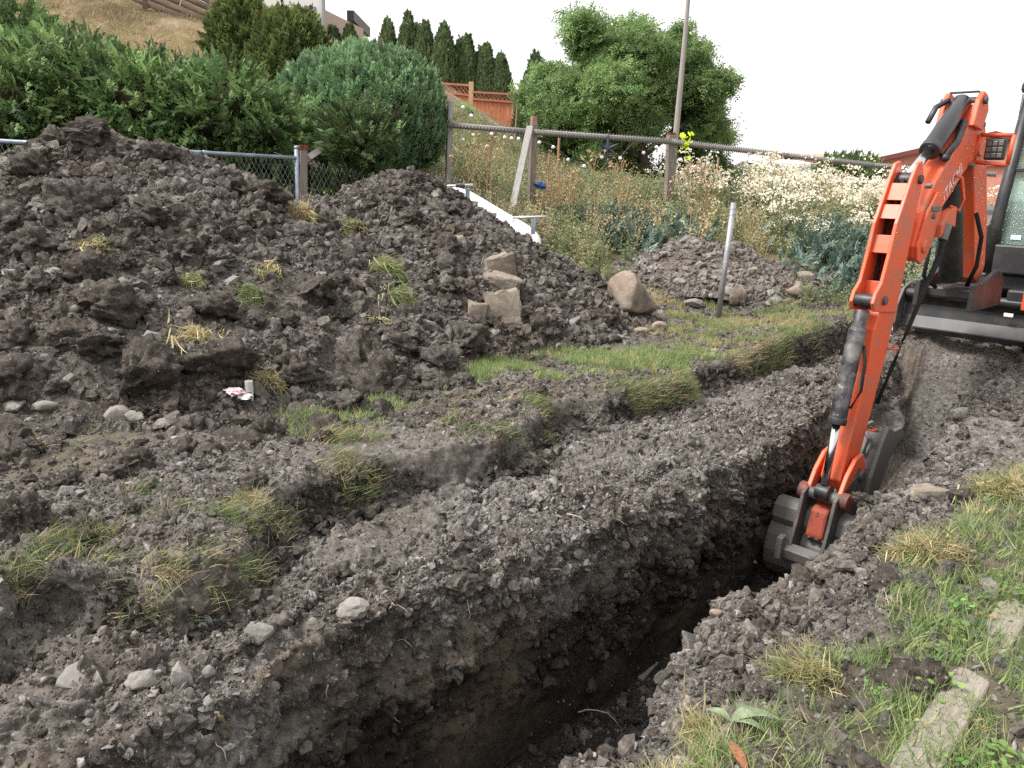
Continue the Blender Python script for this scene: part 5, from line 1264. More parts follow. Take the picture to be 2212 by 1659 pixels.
def post(name, u0, v0, u1, v1, y, w, mat, label, cat="post", cap=None, group=None, square=True, y1=None, deep=.5):
    a, b = Vector(aty(u0, v0, y)), Vector(aty(u1, v1, y1 or y)); d = (b - a); b = b + d.normalized() * deep
    o = empty(name, b + Vector((0, 0, deep)), label, cat, group)
    bm = bmesh.new(); b_tube(bm, [a, b], w * (.7071 if square else 1), 4 if square else 12); world_part("shaft", o, bm, mat, .006 if square else 0, not square)
    if cap:
        u_ = -d.normalized(); bm = bmesh.new(); b_tube(bm, [a - u_ * .01, a + u_ * cap[0]], cap[1], 4 if square else 12); world_part("cap", o, bm, cap[2], .004)
    return o
post("fence_post", 655, 322, 655, 405, 11.05, .10, M_POSTWOOD, "square wooden post with a rusty brown cap at the end of the galvanised rail", cap=(.05, .085, M_RUSTCAP))
bm = bmesh.new(); a, b = Vector(aty(664, 343, 11.2)), Vector(aty(745, 290, 12.4)); b_tube(bm, [a, b], [.06, .06], 4)
o = link("fence_board", bm_mesh("fence_board", bm, M_GREYWOOD)); tag(o, "slanting grey board running from the capped post into the dark juniper", "board")
bm = bmesh.new(); a, b = Vector(aty(1141, 292, 12.95)), Vector(aty(1104, 465, 12.6)); d_ = (a - b).normalized(); b_box(bm, (a + b) / 2, (.12, .035, (a - b).length + .3), d_.to_track_quat('Z', 'Y').to_matrix())
o = link("leaning_board", bm_mesh("leaning_board", bm, M_GREYWOOD)); tag(bevel(o, .004), "pale grey board leaning against the weathered rail above the white hull", "board")
post("fence_post", 973, 218, 969, 345, 13.5, .085, M_GREYWOOD, "grey end post of the weathered rail beside the globe conifer")
post("fence_post", 1153, 268, 1148, 420, 13.25, .11, M_POSTWOOD, "dark post behind the leaning board with a reddish block on top", cap=(.12, .06, mat_wood("reddish_block", (.25, .13, .09), (.42, .25, .18))))
post("fence_post", 1450, 292, 1444, 420, 14.4, .13, M_POSTWOOD, "weathered rail post at the foot of the utility pole, with a rusty cap", cap=(.04, .085, M_RUSTCAP))
RAIL = [aty(970, 270, 13.45), aty(1152, 285, 13.2), aty(1448, 306, 14.3), aty(1700, 336, 16.2), aty(1885, 357, 17.8), aty(2150, 378, 19.5)]
ro = empty("rail_fence", (RAIL[2][0], RAIL[2][1], float(H(RAIL[2][0], RAIL[2][1]))), "weathered grey rail wrapped in old wire, sloping away towards the digger", "fence rail")
for i in range(5): world_part("rail", ro, wtube([RAIL[i] + [0, 0, .001 * i], RAIL[i + 1] + [0, 0, .001 * i]], .046, 7), M_GREYWOOD, smooth=True)
bm = bmesh.new()
for i in range(5):
    a, b = Vector(RAIL[i]), Vector(RAIL[i + 1]); n = int((b - a).length / .055)
    for sgn in (1, -1): b_tube(bm, [a + (b - a) * (k / n) + Vector((0, -.045, (.060 if (k % 2) else -.060) * sgn)) for k in range(n + 1)], .006, 4, False)
world_part("wire_wrap", ro, bm, M_OLDWIRE)["kind"] = "stuff"
po = empty("utility_pole", aty(1452, 400, 14.6), "tall slim leaning wooden pole rising out of the picture before the leafy tree", "pole")
world_part("shaft", po, wtube([aty(1448, 430, 14.6), aty(1462, 270, 14.6), aty(1478, 100, 14.6), aty(1490, -40, 14.6), aty(1503, -180, 14.6)], [.058, .052, .043, .034, .03], 12), M_POLE, smooth=True)
bm = bmesh.new(); VR = np.random.default_rng(5)
for k in range(22):
    c = Vector(aty(1476 + VR.uniform(-18, 26), 303 + VR.normal(0, 12) + 14 * (k > 16), 14.45)); d1, d2 = Vector(VR.normal(0, .038, 3)), Vector(VR.normal(0, .038, 3)); vs = [bm.verts.new(c + q) for q in (-d1, d2, d1, -d2)]; bm.faces.new(vs)
t = NT("yellow_green_leaf"); t.color((.50, .66, .04)); t.rough(.6, .2); M_YG = t.m
o = link("climbing_vine", bm_mesh("climbing_vine", bm, M_YG)); tag(o, "bright yellow green leaves clinging to the utility pole at rail height", "vine")
# the tall steel post on the lawn
so = empty("steel_post", aty(1552, 680, 10.3), "bare grey steel post leaning by the low stony heap", "post")
a, b = aty(1585, 438, 10.3), aty(1551, 692, 10.2)
world_part("shaft", so, wtube([a, b], .036, 14), mat_plain("dull_zinc", (.36, .35, .37), .5, .4, .3, var=.3, scale=5), smooth=True)
for f in (.05, .10, .5): p_ = a + (b - a) * f; world_part("wire_tie", so, wtube([p_ + [-.05, 0, -.005], p_ + [0, -.04, .004], p_ + [.045, 0, .01]], .006, 5), M_GALV)
# small stakes behind the weeds
M_STAKE = mat_wood("brown_stake", (.25, .15, .09), (.44, .29, .18))
for i, (u, v0, v1, y, lb) in enumerate([(1187, 332, 400, 13.6, "reddish brown stake right of the dark rail post"), (1208, 298, 400, 13.8, "tallest thin brown stake under the rail"), (1236, 365, 410, 13.8, "thin pale stake in the shade under the tree"), (1552, 340, 400, 15.2, "short brown stake standing among white flowers after the pole"),
        (1062, 285, 340, 13.9, "thin tan stake behind the rail near the string of lights"), (1118, 225, 268, 20.0, "slanting tan stick before the red fence boards")]):
    a, b = aty(u, v0, y), aty(u - 5, v1, y); bm = wtube([a, b - [0, 0, .4]], .022, 5); o = link("garden_stake", bm_mesh("garden_stake", bm, M_STAKE)); tag(o, lb, "stake", "garden stakes behind the rail")
# string of round lights
M_BULB = mat_plain("white_bulb", (.88, .87, .84), .25, .5)
sl = empty("string_lights", aty(1000, 270, 13.7), "string of small round white bulbs along the weathered rail", "string lights")
LB = [(975, 235), (1000, 232), (1018, 250), (1033, 275), (1062, 290), (1090, 297), (1105, 299), (1120, 300), (1148, 303), (1165, 308), (1195, 318), (1227, 345), (1262, 359), (1300, 340), (1340, 342), (1378, 300), (1390, 330), (1418, 318), (1470, 345), (1530, 352), (1022, 292), (1052, 316), (1000, 302)]
wp = sorted([aty(u, v, 13.55 + .0012 * (u - 970)) for u, v in LB[:20]], key=lambda p: p[0])
world_part("wire", sl, wtube([p + [0, 0, .03] for p in wp], .004, 4), M_OLDWIRE)
bmx = bmesh.new(); bmesh.ops.create_icosphere(bmx, subdivisions=2, radius=.032); bulb_me = bm_mesh("bulb", bmx, M_BULB, True)
for u, v in LB:
    o = link("bulb", bulb_me, sl); o.location = Vector(aty(u, v, 13.55 + .0012 * (u - 970))) - Vector(sl.location)
# star ornament
c = Vector(aty(1312, 322, 13.7)); bm = bmesh.new(); m = 13.7 / FPX
ring = [c + Vector((math.sin(k * math.pi / 6) * (26 if k % 2 == 0 else 8) * m * (1.35 if k in (0, 6) else 1), 0, math.cos(k * math.pi / 6) * (24 if k % 2 == 0 else 8) * m * (1.6 if k in (0, 6) else 1))) for k in range(12)]
f_, b_ = bm.verts.new(c + Vector((0, -.05, 0))), bm.verts.new(c + Vector((0, .05, 0))); rv = [bm.verts.new(p) for p in ring]
for k in range(12): bm.faces.new((f_, rv[k], rv[(k + 1) % 12])); bm.faces.new((b_, rv[(k + 1) % 12], rv[k]))
o = link("star_ornament", bm_mesh("star_ornament", bm, mat_plain("blue_black_metal", (.035, .045, .07), .5))); tag(o, "dark pointed star ornament hanging under the weathered rail", "ornament")
o = link("ornament_cord", bm_mesh("ornament_cord", wtube([c + Vector((0, 0, .3)), Vector(aty(1316, 292, 13.8))], .01, 5), M_OLDWIRE), o); o.matrix_parent_inverse = Matrix.Identity(4)
c = Vector(aty(1166, 402, 12.9)); bm = lump(777, 2, .5, 5, .8, .3); bmesh.ops.scale(bm, vec=(.11, .1, .085), verts=bm.verts); bmesh.ops.translate(bm, vec=c, verts=bm.verts)
o = link("crumpled_tarp", bm_mesh("crumpled_tarp", bm, mat_plain("blue_plastic", (.05, .12, .42), .4, var=.7, scale=6))); tag(o, "bright blue crumpled plastic among weeds below the leaning board", "plastic")

# white hull with rails behind the brown heap
M_WHITE = mat_plain("white_gelcoat", (.82, .83, .84), .3, .5, var=.04, scale=2)
hl0 = aty(1060, 470, 10.9)
ho = empty("white_hull", (hl0[0], hl0[1], float(H(hl0[0], hl0[1]))), "long white curved hull lying in the weeds behind the brown heap, with steel rails", "boat")
sec = [(930, 408, 470), (975, 410, 480), (1010, 420, 492), (1040, 437, 500), (1075, 458, 512), (1110, 478, 520), (1140, 495, 528), (1158, 510, 532), (1168, 524, 534)]
V_, F_ = [], []
for i, (u, vt, vb) in enumerate(sec):
    y = 10.75 + .02 * i; top = aty(u, vt - 6, y); bot = aty(u, vb + 40, y); w_ = .42 * (1 - (i / 8.6) ** 3)
    for k in range(9):
        th_ = math.pi * k / 8; V_.append((top[0], y + w_ * (1 - math.cos(th_)) * .9, bot[2] + (top[2] - bot[2]) * math.sin(th_) ** .6))
F_ = grid_faces(len(sec), 9)
hm = np_mesh("shell", np.array(V_) - np.array(ho.location), F_, M_WHITE, True); so_ = link("shell", hm, ho); sm_ = so_.modifiers.new("thick", 'SOLIDIFY'); sm_.thickness = .012
for (u0, v0, u1, v1, ul, vl, y) in ((935, 404, 1022, 399, 1010, 430, 10.7), (1108, 470, 1180, 468, 1152, 500, 10.7)):
    a, b = Vector(aty(u0, v0, y)), Vector(aty(u1, v1, y)); world_part("rail", ho, wtube([a, b], .018, 8), mat_plain("bright_rail", (.62, .63, .65), .3, .5, .6), smooth=True)
    bm = bmesh.new(); c = Vector(aty(ul, v0 + 2, y)); d2 = Vector(aty(ul, vl + 6, y)); b_box(bm, (c + d2) / 2, (.06, .03, (c - d2).length)); world_part("stanchion", ho, bm, M_GALV, .004)
bm = bmesh.new(); a, b = Vector(aty(985, 401, 10.69)), Vector(aty(1004, 400, 10.69)); b_tube(bm, [a, b], .03, 8); world_part("rail_clamp", ho, bm, mat_plain("dark_clamp", (.06, .06, .065), .5))

# red board fence with lattice
def board_fence(u0, u1, vt0, vt1, vl0, vl1, vb0, vb1, y0, y1, label, nb):
    P_ = lambda u, v, y: Vector(aty(u, v, y))
    o = empty("board_fence", P_((u0 + u1) / 2, (vb0 + vb1) / 2, (y0 + y1) / 2), label, "fence")
    me = None
    for i in range(nb):
        f0, f1_ = i / nb, (i + 1) / nb; L = lambda a, b, f: a + (b - a) * f
        b0, b1 = P_(L(u0, u1, f0), L(vl0, vl1, f0), L(y0, y1, f0)), P_(L(u0, u1, f1_), L(vl0, vl1, f1_), L(y0, y1, f1_))
        zb = P_(u0, L(vb0, vb1, f0), L(y0, y1, f0)).z - .5
        bm = bmesh.new(); c = (b0 + b1) / 2; w_ = (Vector((b1.x, b1.y, 0)) - Vector((b0.x, b0.y, 0))).length; ang = math.atan2(b1.y - b0.y, b1.x - b0.x); zt = (b0.z + b1.z) / 2
        b_box(bm, (c.x, c.y + (.006 if i % 2 else 0), (zt + zb) / 2), (w_ * .95, .025, zt - zb), Matrix.Rotation(ang, 3, 'Z')); world_part("board", o, bm, M_REDWOOD)
    a, b = P_(u0, vt0, y0), P_(u1, vt1, y1); a2, b2 = P_(u0, vl0, y0), P_(u1, vl1, y1)
    for p_, q_ in ((a, b), (a2, b2)):
        bm = bmesh.new(); d_ = q_ - p_; b_box(bm, (p_ + q_) / 2 + Vector((0, -.03, 0)), (d_.length, .05, .055), Matrix.Rotation(math.atan2(d_.y, d_.x), 3, 'Z') @ Matrix.Rotation(-math.asin(d_.z / d_.length), 3, 'Y')); world_part("rail", o, bm, M_LATT)
    bm = bmesh.new(); n = int((b - a).length / .11); hh = (a - a2).length
    for s_ in (1, -1):
        for k in range(-2, n + 3):
            c0, c1 = k / n, (k + s_ * hh / .11) / n
            if -.01 <= c0 <= 1.01 and -.01 <= c1 <= 1.01: b_tube(bm, [a2 + (b2 - a2) * c0 + Vector((0, .004 * s_, 0)), a + (b - a) * c1 + Vector((0, .004 * s_, 0))], .014, 4)
    world_part("lattice", o, bm, M_LATT)["kind"] = "stuff"
    bm = bmesh.new(); p_ = P_(u1, vt1 - 8, y1 - .06); b_box(bm, (p_.x, p_.y, p_.z - 1), (.13, .13, 2.0)); world_part("post", o, bm, M_REDPOST)
    return o
board_fence(930, 1018, 179, 185, 198, 206, 232, 250, 23.6, 23.4, "reddish board fence panel with lattice top, half hidden by the globe conifer", 9)
board_fence(1021, 1124, 199, 205, 214, 222, 262, 266, 23.3, 23.2, "bright orange red board fence panel with lattice top below the cedar row", 12)

# retaining wall of logs, the house above it
A_, B_ = np.array([-5.6, 20.6, 5.44]), np.array([-9.9, 17.2, 6.85])
wo_ = empty("log_retaining_wall", (-7.5, 19.1, 5.0), "retaining wall of stacked weathered logs at the top of the dry slope", "retaining wall")
for c_ in range(7):
    for k in range(4):
        f0, f1_ = max(k - .5 * (c_ % 2), 0) / 4, min(k + 1 - .5 * (c_ % 2), 4) / 4
        if f1_ <= f0: continue
        a = A_ + (B_ - A_) * (f0 + .003) - [0, 0, .155 * c_ + .07]; b = A_ + (B_ - A_) * (f1_ - .003) - [0, 0, .155 * c_ + .07]
        world_part("log", wo_, wtube([a + [0, RNG.normal(0, .012), 0], b + [0, RNG.normal(0, .012), 0]], .074, 8), M_LOG, smooth=True)
for f in (.03, .2, .36, .62, .9):
    p_ = A_ + (B_ - A_) * f + [-.06, -.10, 0]; world_part("post", wo_, wtube([p_ + [0, 0, .04], p_ - [0, 0, 1.1]], .06, 8), M_LOG, smooth=True)
t = NT("white_stucco"); t.color((.83, .83, .82)); t.rough(.9, .1); t.bump(t.noise(60, 4, .7, t.obj()), .15, .01); M_STUCCO = t.m
t = NT("tan_stucco"); t.color((.42, .335, .27)); t.rough(.9, .1); t.bump(t.noise(60, 4, .7, t.obj()), .15, .01); M_TAN = t.m
M_DARKTRIM = mat_plain("dark_trim", (.07, .065, .065), .6)
cn = aty(700, 60, 26)
hs_ = empty("hillside_house", (cn[0], cn[1], 4.6), "tall white house with a tan side wall on the hill above the log wall", "house")
def wallbox(p, q, z0, z1, th, mat, name, parent, zq=None):
    p, q = Vector((p[0], p[1], 0)), Vector((q[0], q[1], 0)); d = (q - p).normalized(); nrm = Vector((d.y, -d.x, 0)) * th; zq = z1 if zq is None else zq; bm = bmesh.new()
    vs = [bm.verts.new(v) for v in (p + Vector((0, 0, z0)), q + Vector((0, 0, z0)), q + Vector((0, 0, zq)), p + Vector((0, 0, z1)))]; ws = [bm.verts.new(v.co - nrm) for v in vs]
    bm.faces.new(vs); bm.faces.new(ws[::-1])
    for i in range(4): bm.faces.new((vs[i], ws[i], ws[(i + 1) % 4], vs[(i + 1) % 4]))
    return world_part(name, parent, bm, mat)
wx = (cn[0] - 2.2, cn[1] - 1.0)
wallbox(wx, cn, 4.0, 9.6, .2, M_STUCCO, "wall", hs_)
tn = aty(785, 60, 31.5)
tz0, tz1 = aty(702, 20, 26)[2], aty(768, 50, 30.5)[2]
wallbox((cn[0] + .012, cn[1] + .01), tn, 4.0, tz0, .2, M_TAN, "wall", hs_, tz1).__setitem__("label", "tan side wall receding from the corner")
bk = (tn[0] - 5.6, tn[1] - 1.0)
wallbox(tn, (tn[0] - 5.6, tn[1] + 2.5), 4.0, tz1 - .02, .2, M_TAN, "wall", hs_); wallbox((tn[0] - 5.6, tn[1] + 2.5), wx, 4.0, 8.5, .2, M_STUCCO, "wall", hs_)
bm = bmesh.new(); vs = [bm.verts.new(v) for v in ((cn[0] + .1, cn[1] - .1, 9.62), (wx[0] - .2, wx[1], 9.62), (tn[0] - 6, tn[1] + 2.6, 9.4), (tn[0] - 1.2, tn[1] + .4, 9.4))]; r_ = bmesh.ops.extrude_face_region(bm, geom=[bm.faces.new(vs)]); bmesh.ops.translate(bm, vec=(0, 0, .18), verts=[e for e in r_["geom"] if isinstance(e, bmesh.types.BMVert)]); world_part("roof", hs_, bm, M_DARKTRIM)
bm = bmesh.new(); e0, e1_ = Vector(aty(757, 42, 30.0)), Vector(aty(793, 62, 33.0)); b_box(bm, (e0 + e1_) / 2, (.25, (e1_ - e0).length, .34), Matrix.Rotation(math.atan2(-(e1_.x - e0.x), e1_.y - e0.y), 3, 'Z')); world_part("eave", hs_, bm, M_DARKTRIM)
bm = bmesh.new(); b_tube(bm, [(cn[0] + .02, cn[1] - .05, 4.5), (cn[0] + .02, cn[1] - .05, 9.5)], .05, 8); world_part("downpipe", hs_, bm, mat_plain("grey_pipe", (.30, .29, .30), .5))
wd = Vector((wx[0] - cn[0], wx[1] - cn[1], 0)).normalized(); wc = Vector(aty(661, 25, 25.3)); wf = (wc.x - cn[0]) / wd.x; wpz = wc.z
bm = bmesh.new(); b_box(bm, (cn[0] + wd.x * wf, cn[1] + wd.y * wf, wpz), (.34, .10, .50), Matrix.Rotation(math.atan2(-wd.y, -wd.x), 3, 'Z')); win = world_part("window", hs_, bm, mat_plain("window_frame", (.20, .19, .19), .5))
bm = bmesh.new(); b_box(bm, (cn[0] + wd.x * wf, cn[1] + wd.y * wf - .01, wpz), (.25, .12, .41), Matrix.Rotation(math.atan2(-wd.y, -wd.x), 3, 'Z')); bmesh.ops.translate(bm, vec=-Vector(hs_.location), verts=bm.verts); part("pane", win, bm, mat_plain("window_pane", (.28, .30, .33), .1, .6))

# roofs on the far right
M_TILE = mat_plain("tan_roof_tile", (.50, .30, .20), .9, .1, var=.25, scale=4, bump=.3)
M_MAROON = mat_plain("maroon_roof", (.16, .055, .05), .8, .15, var=.2, scale=3)
M_BRICK = mat_plain("salmon_wall", (.52, .25, .19), .9, .1, var=.15, scale=3)
def gable_house(u0, u1, ve, vr, y, depth, mat_roof, mat_wall, label, ridge_dir='x', uridge=None, drop_=3.0):
    a, b = aty(u0, ve, y), aty(u1, ve, y); zr = aty((u0 + u1) / 2, vr, y)[2]; ze = (a[2] + b[2]) / 2
    o = empty("distant_house", ((a[0] + b[0]) / 2, y, ze - drop_), label, "house")
    bm = bmesh.new(); b_box(bm, ((a[0] + b[0]) / 2, y + depth / 2, ze - drop_ / 2 - .02), (b[0] - a[0] - .4, depth - .4, drop_)); world_part("wall", o, bm, mat_wall)
    if ridge_dir == 'x':
        prof_ = [(y - .2, ze), (y + depth / 2, zr), (y + depth + .2, ze), (y + depth + .2, ze - .15), (y + depth / 2, zr - .16), (y - .2, ze - .15)]
        bm = bmesh.new(); b_prism(bm, prof_, a[0], b[0]); world_part("roof", o, bm, mat_roof)
    else:
        ur = uridge if uridge else (u0 + u1) / 2; xr = aty(ur, vr, y)[0]
        bm = bmesh.new(); pr = [(a[0], ze), (xr, zr), (b[0], ze), (b[0], ze - .22), (xr, zr - .24), (a[0], ze - .22)]
        f0 = [bm.verts.new((p[0], y - .4, p[1])) for p in pr]; f1_ = [bm.verts.new((p[0], y + depth, p[1])) for p in pr]; bm.faces.new(f0); bm.faces.new(f1_[::-1])
        for i in range(6): bm.faces.new((f0[i], f1_[i], f1_[(i + 1) % 6], f0[(i + 1) % 6]))
        world_part("roof", o, bm, mat_roof)
        bm = bmesh.new(); pr = [(a[0] + .2, ze - .1), (xr, zr - .2), (b[0] - .2, ze - .1)]; f0 = [bm.verts.new((p[0], y, p[1])) for p in pr]; f1_ = [bm.verts.new((p[0], y + .2, p[1])) for p in pr]; bm.faces.new(f0); bm.faces.new(f1_[::-1])
        for i in range(3): bm.faces.new((f0[i], f1_[i], f1_[(i + 1) % 3], f0[(i + 1) % 3]))
        world_part("gable", o, bm, mat_wall)
        bm = bmesh.new(); b_box(bm, (xr + 1.6, y - .03, ze - 1.2), (1.3, .08, .9)); wn_ = world_part("window", o, bm, M_STUCCO)
    o.rotation_euler = (0, 0, -.42 if ridge_dir == 'y' else 0)
    return o
gable_house(1735, 1990, 348, 326, 48, 9, M_TILE, M_STUCCO, "distant house with a low tan tiled roof beyond the white flowers", 'x')
gable_house(1880, 2420, 354, 284, 38, 8, M_MAROON, M_BRICK, "distant salmon house with a dark maroon gable roof behind the digger's ram", 'y', 2150)
gable_house(1640, 1760, 352, 338, 40, 6, mat_plain("pale_blue_roof", (.62, .62, .72), .6, var=.15, scale=2), M_STUCCO, "low pale bluish roof beyond the white flowers left of the tan roof", 'x')
#gable_house(1995, 2140, 322, 285, 62, 10, M_TILE, M_STUCCO, "farthest pale house with a tan roof seen past the digger's lamp", 'x')

# ---- on the right bank
tp0, tp1 = Vector(atz(1990, 1640, .05)), Vector(atz(2185, 1325, .05)); dd = (tp1 - tp0).normalized(); p0_, p1_ = tp0 - dd * 1.2, tp1 + dd * 1.6
bm = bmesh.new(); b_box(bm, (0, 0, 0), ((p1_ - p0_).length, .115, .10))
lt = link("landscape_timber", bm_mesh("landscape_timber", bm, mat_wood("grey_timber", (.15, .13, .108), (.34, .30, .255), grain=(5, 60, 60)))); bevel(lt, .012, 3)
lt.location = (p0_ + p1_) / 2 + Vector((0, 0, -.038)); lt.rotation_euler = (0, 0, math.atan2(dd.y, dd.x)); tag(lt, "weathered squared timber lying half overgrown in the grass of the near bank", "timber")
k_ = 520; f_ = RNG.random(k_); f_ = np.where(RNG.random(k_) < .45, .12 + .3 * f_, np.where(RNG.random(k_) < .6, .58 + .18 * f_, f_))
Pt = np.array(p0_) + np.outer(f_, np.array(p1_ - p0_)) + np.outer(RNG.choice([-1, 1], k_) * RNG.uniform(.02, .10, k_), np.array([-dd.y, dd.x, 0])); Pt[:, 2] = .02
scatter("timber_edge_grass", Pt, dir_rot(np.stack([RNG.normal(0, .5, k_), RNG.normal(0, .5, k_), np.ones(k_) * .9], 1)), .05 + .09 * RNG.random(k_), LONGGRASS + GRASS, .8 + .5 * RNG.random(k_), np.clip(RNG.normal(.25, .25, k_), 0, 1), ground)
p_ = Vector(hit(2047, 1487)); o = link("stone", bm_mesh("stone", lump(540, 2, .3, 4, .6, .02), M_PALESTONE, True)); o.scale = (.016, .012, .010); o.location = Vector(atz(2047, 1487, .052)); tag(o, "tiny cream pebble lying on the landscape timber", "pebble")
def leaf_mesh(L, w, mat, name, seg=8, fold=.2, droop=.3):
    V, F = [], []
    for i in range(seg + 1):
        f = i / seg; ww = w * math.sin(math.pi * min(f * .92 + .04, 1)) ** .7 / 2
        for k in (-1, 0, 1): V.append((L * f, ww * k, abs(k) * fold * ww - droop * L * f * f + .12 * L * math.sin(f * 3)))
    return np_mesh(name, np.array(V), grid_faces(seg + 1, 3), mat, True)
t = NT("felted_leaf"); t.color(t.ramp(t.noise(30, 4, .6, t.obj()), [(.35, (.11, .14, .08)), (.65, (.20, .235, .15))])); t.rough(.85, .1); M_FELT = t.m
p_ = hit(1575, 1590); ml = empty("mullein_plant", p_, "low plant with long felted grey green leaves beside the trench, near the picture's bottom", "plant")
for az, L, w in ((.15, .15, .038), (.5, .12, .034), (-.4, .10, .03), (2.4, .08, .03)):
    o = link("leaf", leaf_mesh(L, w, M_FELT, "leaf"), ml); o.rotation_euler = (0, -.25, az); o.location = (0, 0, .05)
p_ = hit(1572, 1635); o = link("dead_leaf", leaf_mesh(.09, .028, mat_plain("russet_leaf", (.30, .12, .06), .8, var=.4, scale=15), "dead_leaf", 6, .6, .1)); o.location = tuple(p_ + np.array([0, 0, .05])); o.rotation_euler = (.4, .3, -1.2); tag(o, "curled russet leaf next to the felted grey green leaves", "leaf")
p_ = hit(1622, 1606)
# ---- litter by the heap
M_CUP = mat_plain("grey_plastic", (.55, .54, .53), .5, var=.15, scale=9)
p_ = hit(545, 868) + np.array([0, -.05, .045]); cu = empty("plastic_cup", p_, "upturned pale grey plastic cup on a stalk at the foot of the biggest heap", "cup")
bm = bmesh.new(); b_tube(bm, [(0, 0, .04), (0, 0, .06), (.0, 0, .115)], [.019, .025, .028], 12, False); part("cup_body", cu, bm, M_CUP, smooth=True)
bm = bmesh.new(); b_tube(bm, [(0, 0, .115), (0, 0, .119)], [.028, .023], 12); part("cup_base", cu, bm, M_CUP)
bm = bmesh.new(); b_tube(bm, [(.018, 0, -.02), (.024, 0, .07)], .006, 5); part("stalk", cu, bm, M_CUP)
def crumple(name, u, v, r, mat, label, cat, seed):
    p_ = hit(u, v); bm = lump(seed, 3, .6, 6, .6, .5); bmesh.ops.scale(bm, vec=(r, r * .8, r * .6), verts=bm.verts); o = link(name, bm_mesh(name, bm, mat)); o.location = tuple(p_ + np.array([0, -.05, r * .35 + .04])); tag(o, label, cat)
t = NT("pink_white_tissue"); t.color(t.ramp(t.noise(16, 2, .5, t.obj()), [(.45, (.72, .70, .70)), (.58, (.78, .42, .50))])); t.rough(.9, .1)
crumple("crumpled_wrapper", 514, 862, .075, t.m, "crumpled pink and white wrapper at the foot of the biggest heap", "wrapper", 801)
crumple("crumpled_wrapper", 536, 870, .045, mat_plain("white_paper", (.66, .64, .62), .9), "scrap of off white paper just below the plastic cup", "paper scrap", 802)
# ---- grassy sods thrown on the heaps
M_SOD = mat_soil("sod_soil", (0.030, 0.026, 0.022), (0.075, 0.062, 0.05), (0.15, 0.13, 0.11))
def sod(u, v, ru, rv, n_t, h, dryv, label, lean=(-.1, -.7, -.2), seed=0, thick=.5, flop=.35):
    p_ = hit(u, v); d = np.linalg.norm(p_ - C0); rx, rz = ru / FPX * d, rv / FPX * d
    o = empty("turf_sod", p_, label, "sod")
    bm = lump(900 + seed, 3, .4, 4, .8, .25); bmesh.ops.scale(bm, vec=(rx * .9, rx * thick, rz * .9), verts=bm.verts); part("soil_clump", o, bm, M_SOD)
    k = n_t; Pp = []
    for _ in range(k):
        a, q_ = RNG.uniform(0, 6.28), math.sqrt(RNG.random()); x, z = math.cos(a) * q_ * rx * .85, math.sin(a) * q_ * rz * .85; Pp.append((x, -rx * thick * .85 * math.sqrt(max(1 - q_ * q_ * .9, 0)), z))
    dv = np.array(lean) + RNG.normal(0, flop, (k, 3)) + np.array([0, 0, .35]) * (np.array(Pp)[:, 2:3] / rz > .2)
    scatter("grass", np.array(Pp), dir_rot(dv), h * (.6 + .7 * RNG.random(k)), LONGGRASS + GRASS, .8 + .5 * RNG.random(k), np.clip(dryv + RNG.normal(0, .22, k), 0, 1), o)
    return o
sod(838, 595, 42, 42, 130, .19, .35, "long grassy sod draped down the brown heap left of the rock slabs", (.25, -.5, -.55), 1)
sod(868, 655, 26, 42, 90, .18, .35, "lower half of the long grassy sod, green and hanging, on the brown heap", (.15, -.5, -.7), 2)
sod(752, 498, 40, 28, 70, .15, .5, "yellowish sod high on the brown heap", (.1, -.5, -.3), 3)
sod(640, 465, 44, 24, 80, .16, .8, "straw coloured sod in the saddle between the two big heaps", (.2, -.5, -.2), 4)
sod(440, 735, 38, 24, 110, .22, .85, "tan dry grass clump hanging low on the biggest heap", (.15, -.6, -.75), 5)
sod(205, 535, 28, 20, 45, .16, .65, "thin dry grass tuft on the middle of the biggest heap", (.2, -.5, -.4), 6)
sod(820, 708, 36, 24, 60, .17, .6, "dry drooping grass clump at the foot of the brown heap below the long sod", (.1, -.5, -.6), 7)
sod(655, 505 - 80, 34, 16, 60, .14, .75, "straw sod crest at the saddle under the capped post", (.1, -.4, .1), 8)
sod(585, 825, 34, 18, 40, .13, .75, "brown rooty clump beside the plastic cup", (.2, -.6, -.1), 9)
sod(415, 612, 26, 20, 40, .13, .45, "small greenish tuft under an overhanging lump on the biggest heap", (.2, -.5, -.5), 10)
sod(545, 640, 30, 30, 55, .12, .15, "dark green tuft in the hollow between the two big heaps", (.2, -.5, -.3), 11)
sod(580, 590, 30, 24, 36, .15, .7, "thin pale tuft above the dark green tuft", (.1, -.5, -.5), 12)
sod(2000, 1190, 80, 26, 170, .13, .75, "tan matted sod slumped on the right bank near the bucket", (-.55, -.4, -.15), 13, .5)
sod(2150, 1055, 60, 22, 110, .13, .7, "dry sod on the far right bank above the matted one", (-.5, -.4, -.1), 14, .5)
sod(1735, 1450, 60, 20, 110, .11, .6, "yellowed sod tipping over the trench edge on the near bank", (-.6, -.3, .0), 15, .6)
sod(1545, 1575, 60, 26, 120, .12, .6, "blond tussock at the trench lip next to the felted leaves", (-.5, -.3, .1), 16, .6)
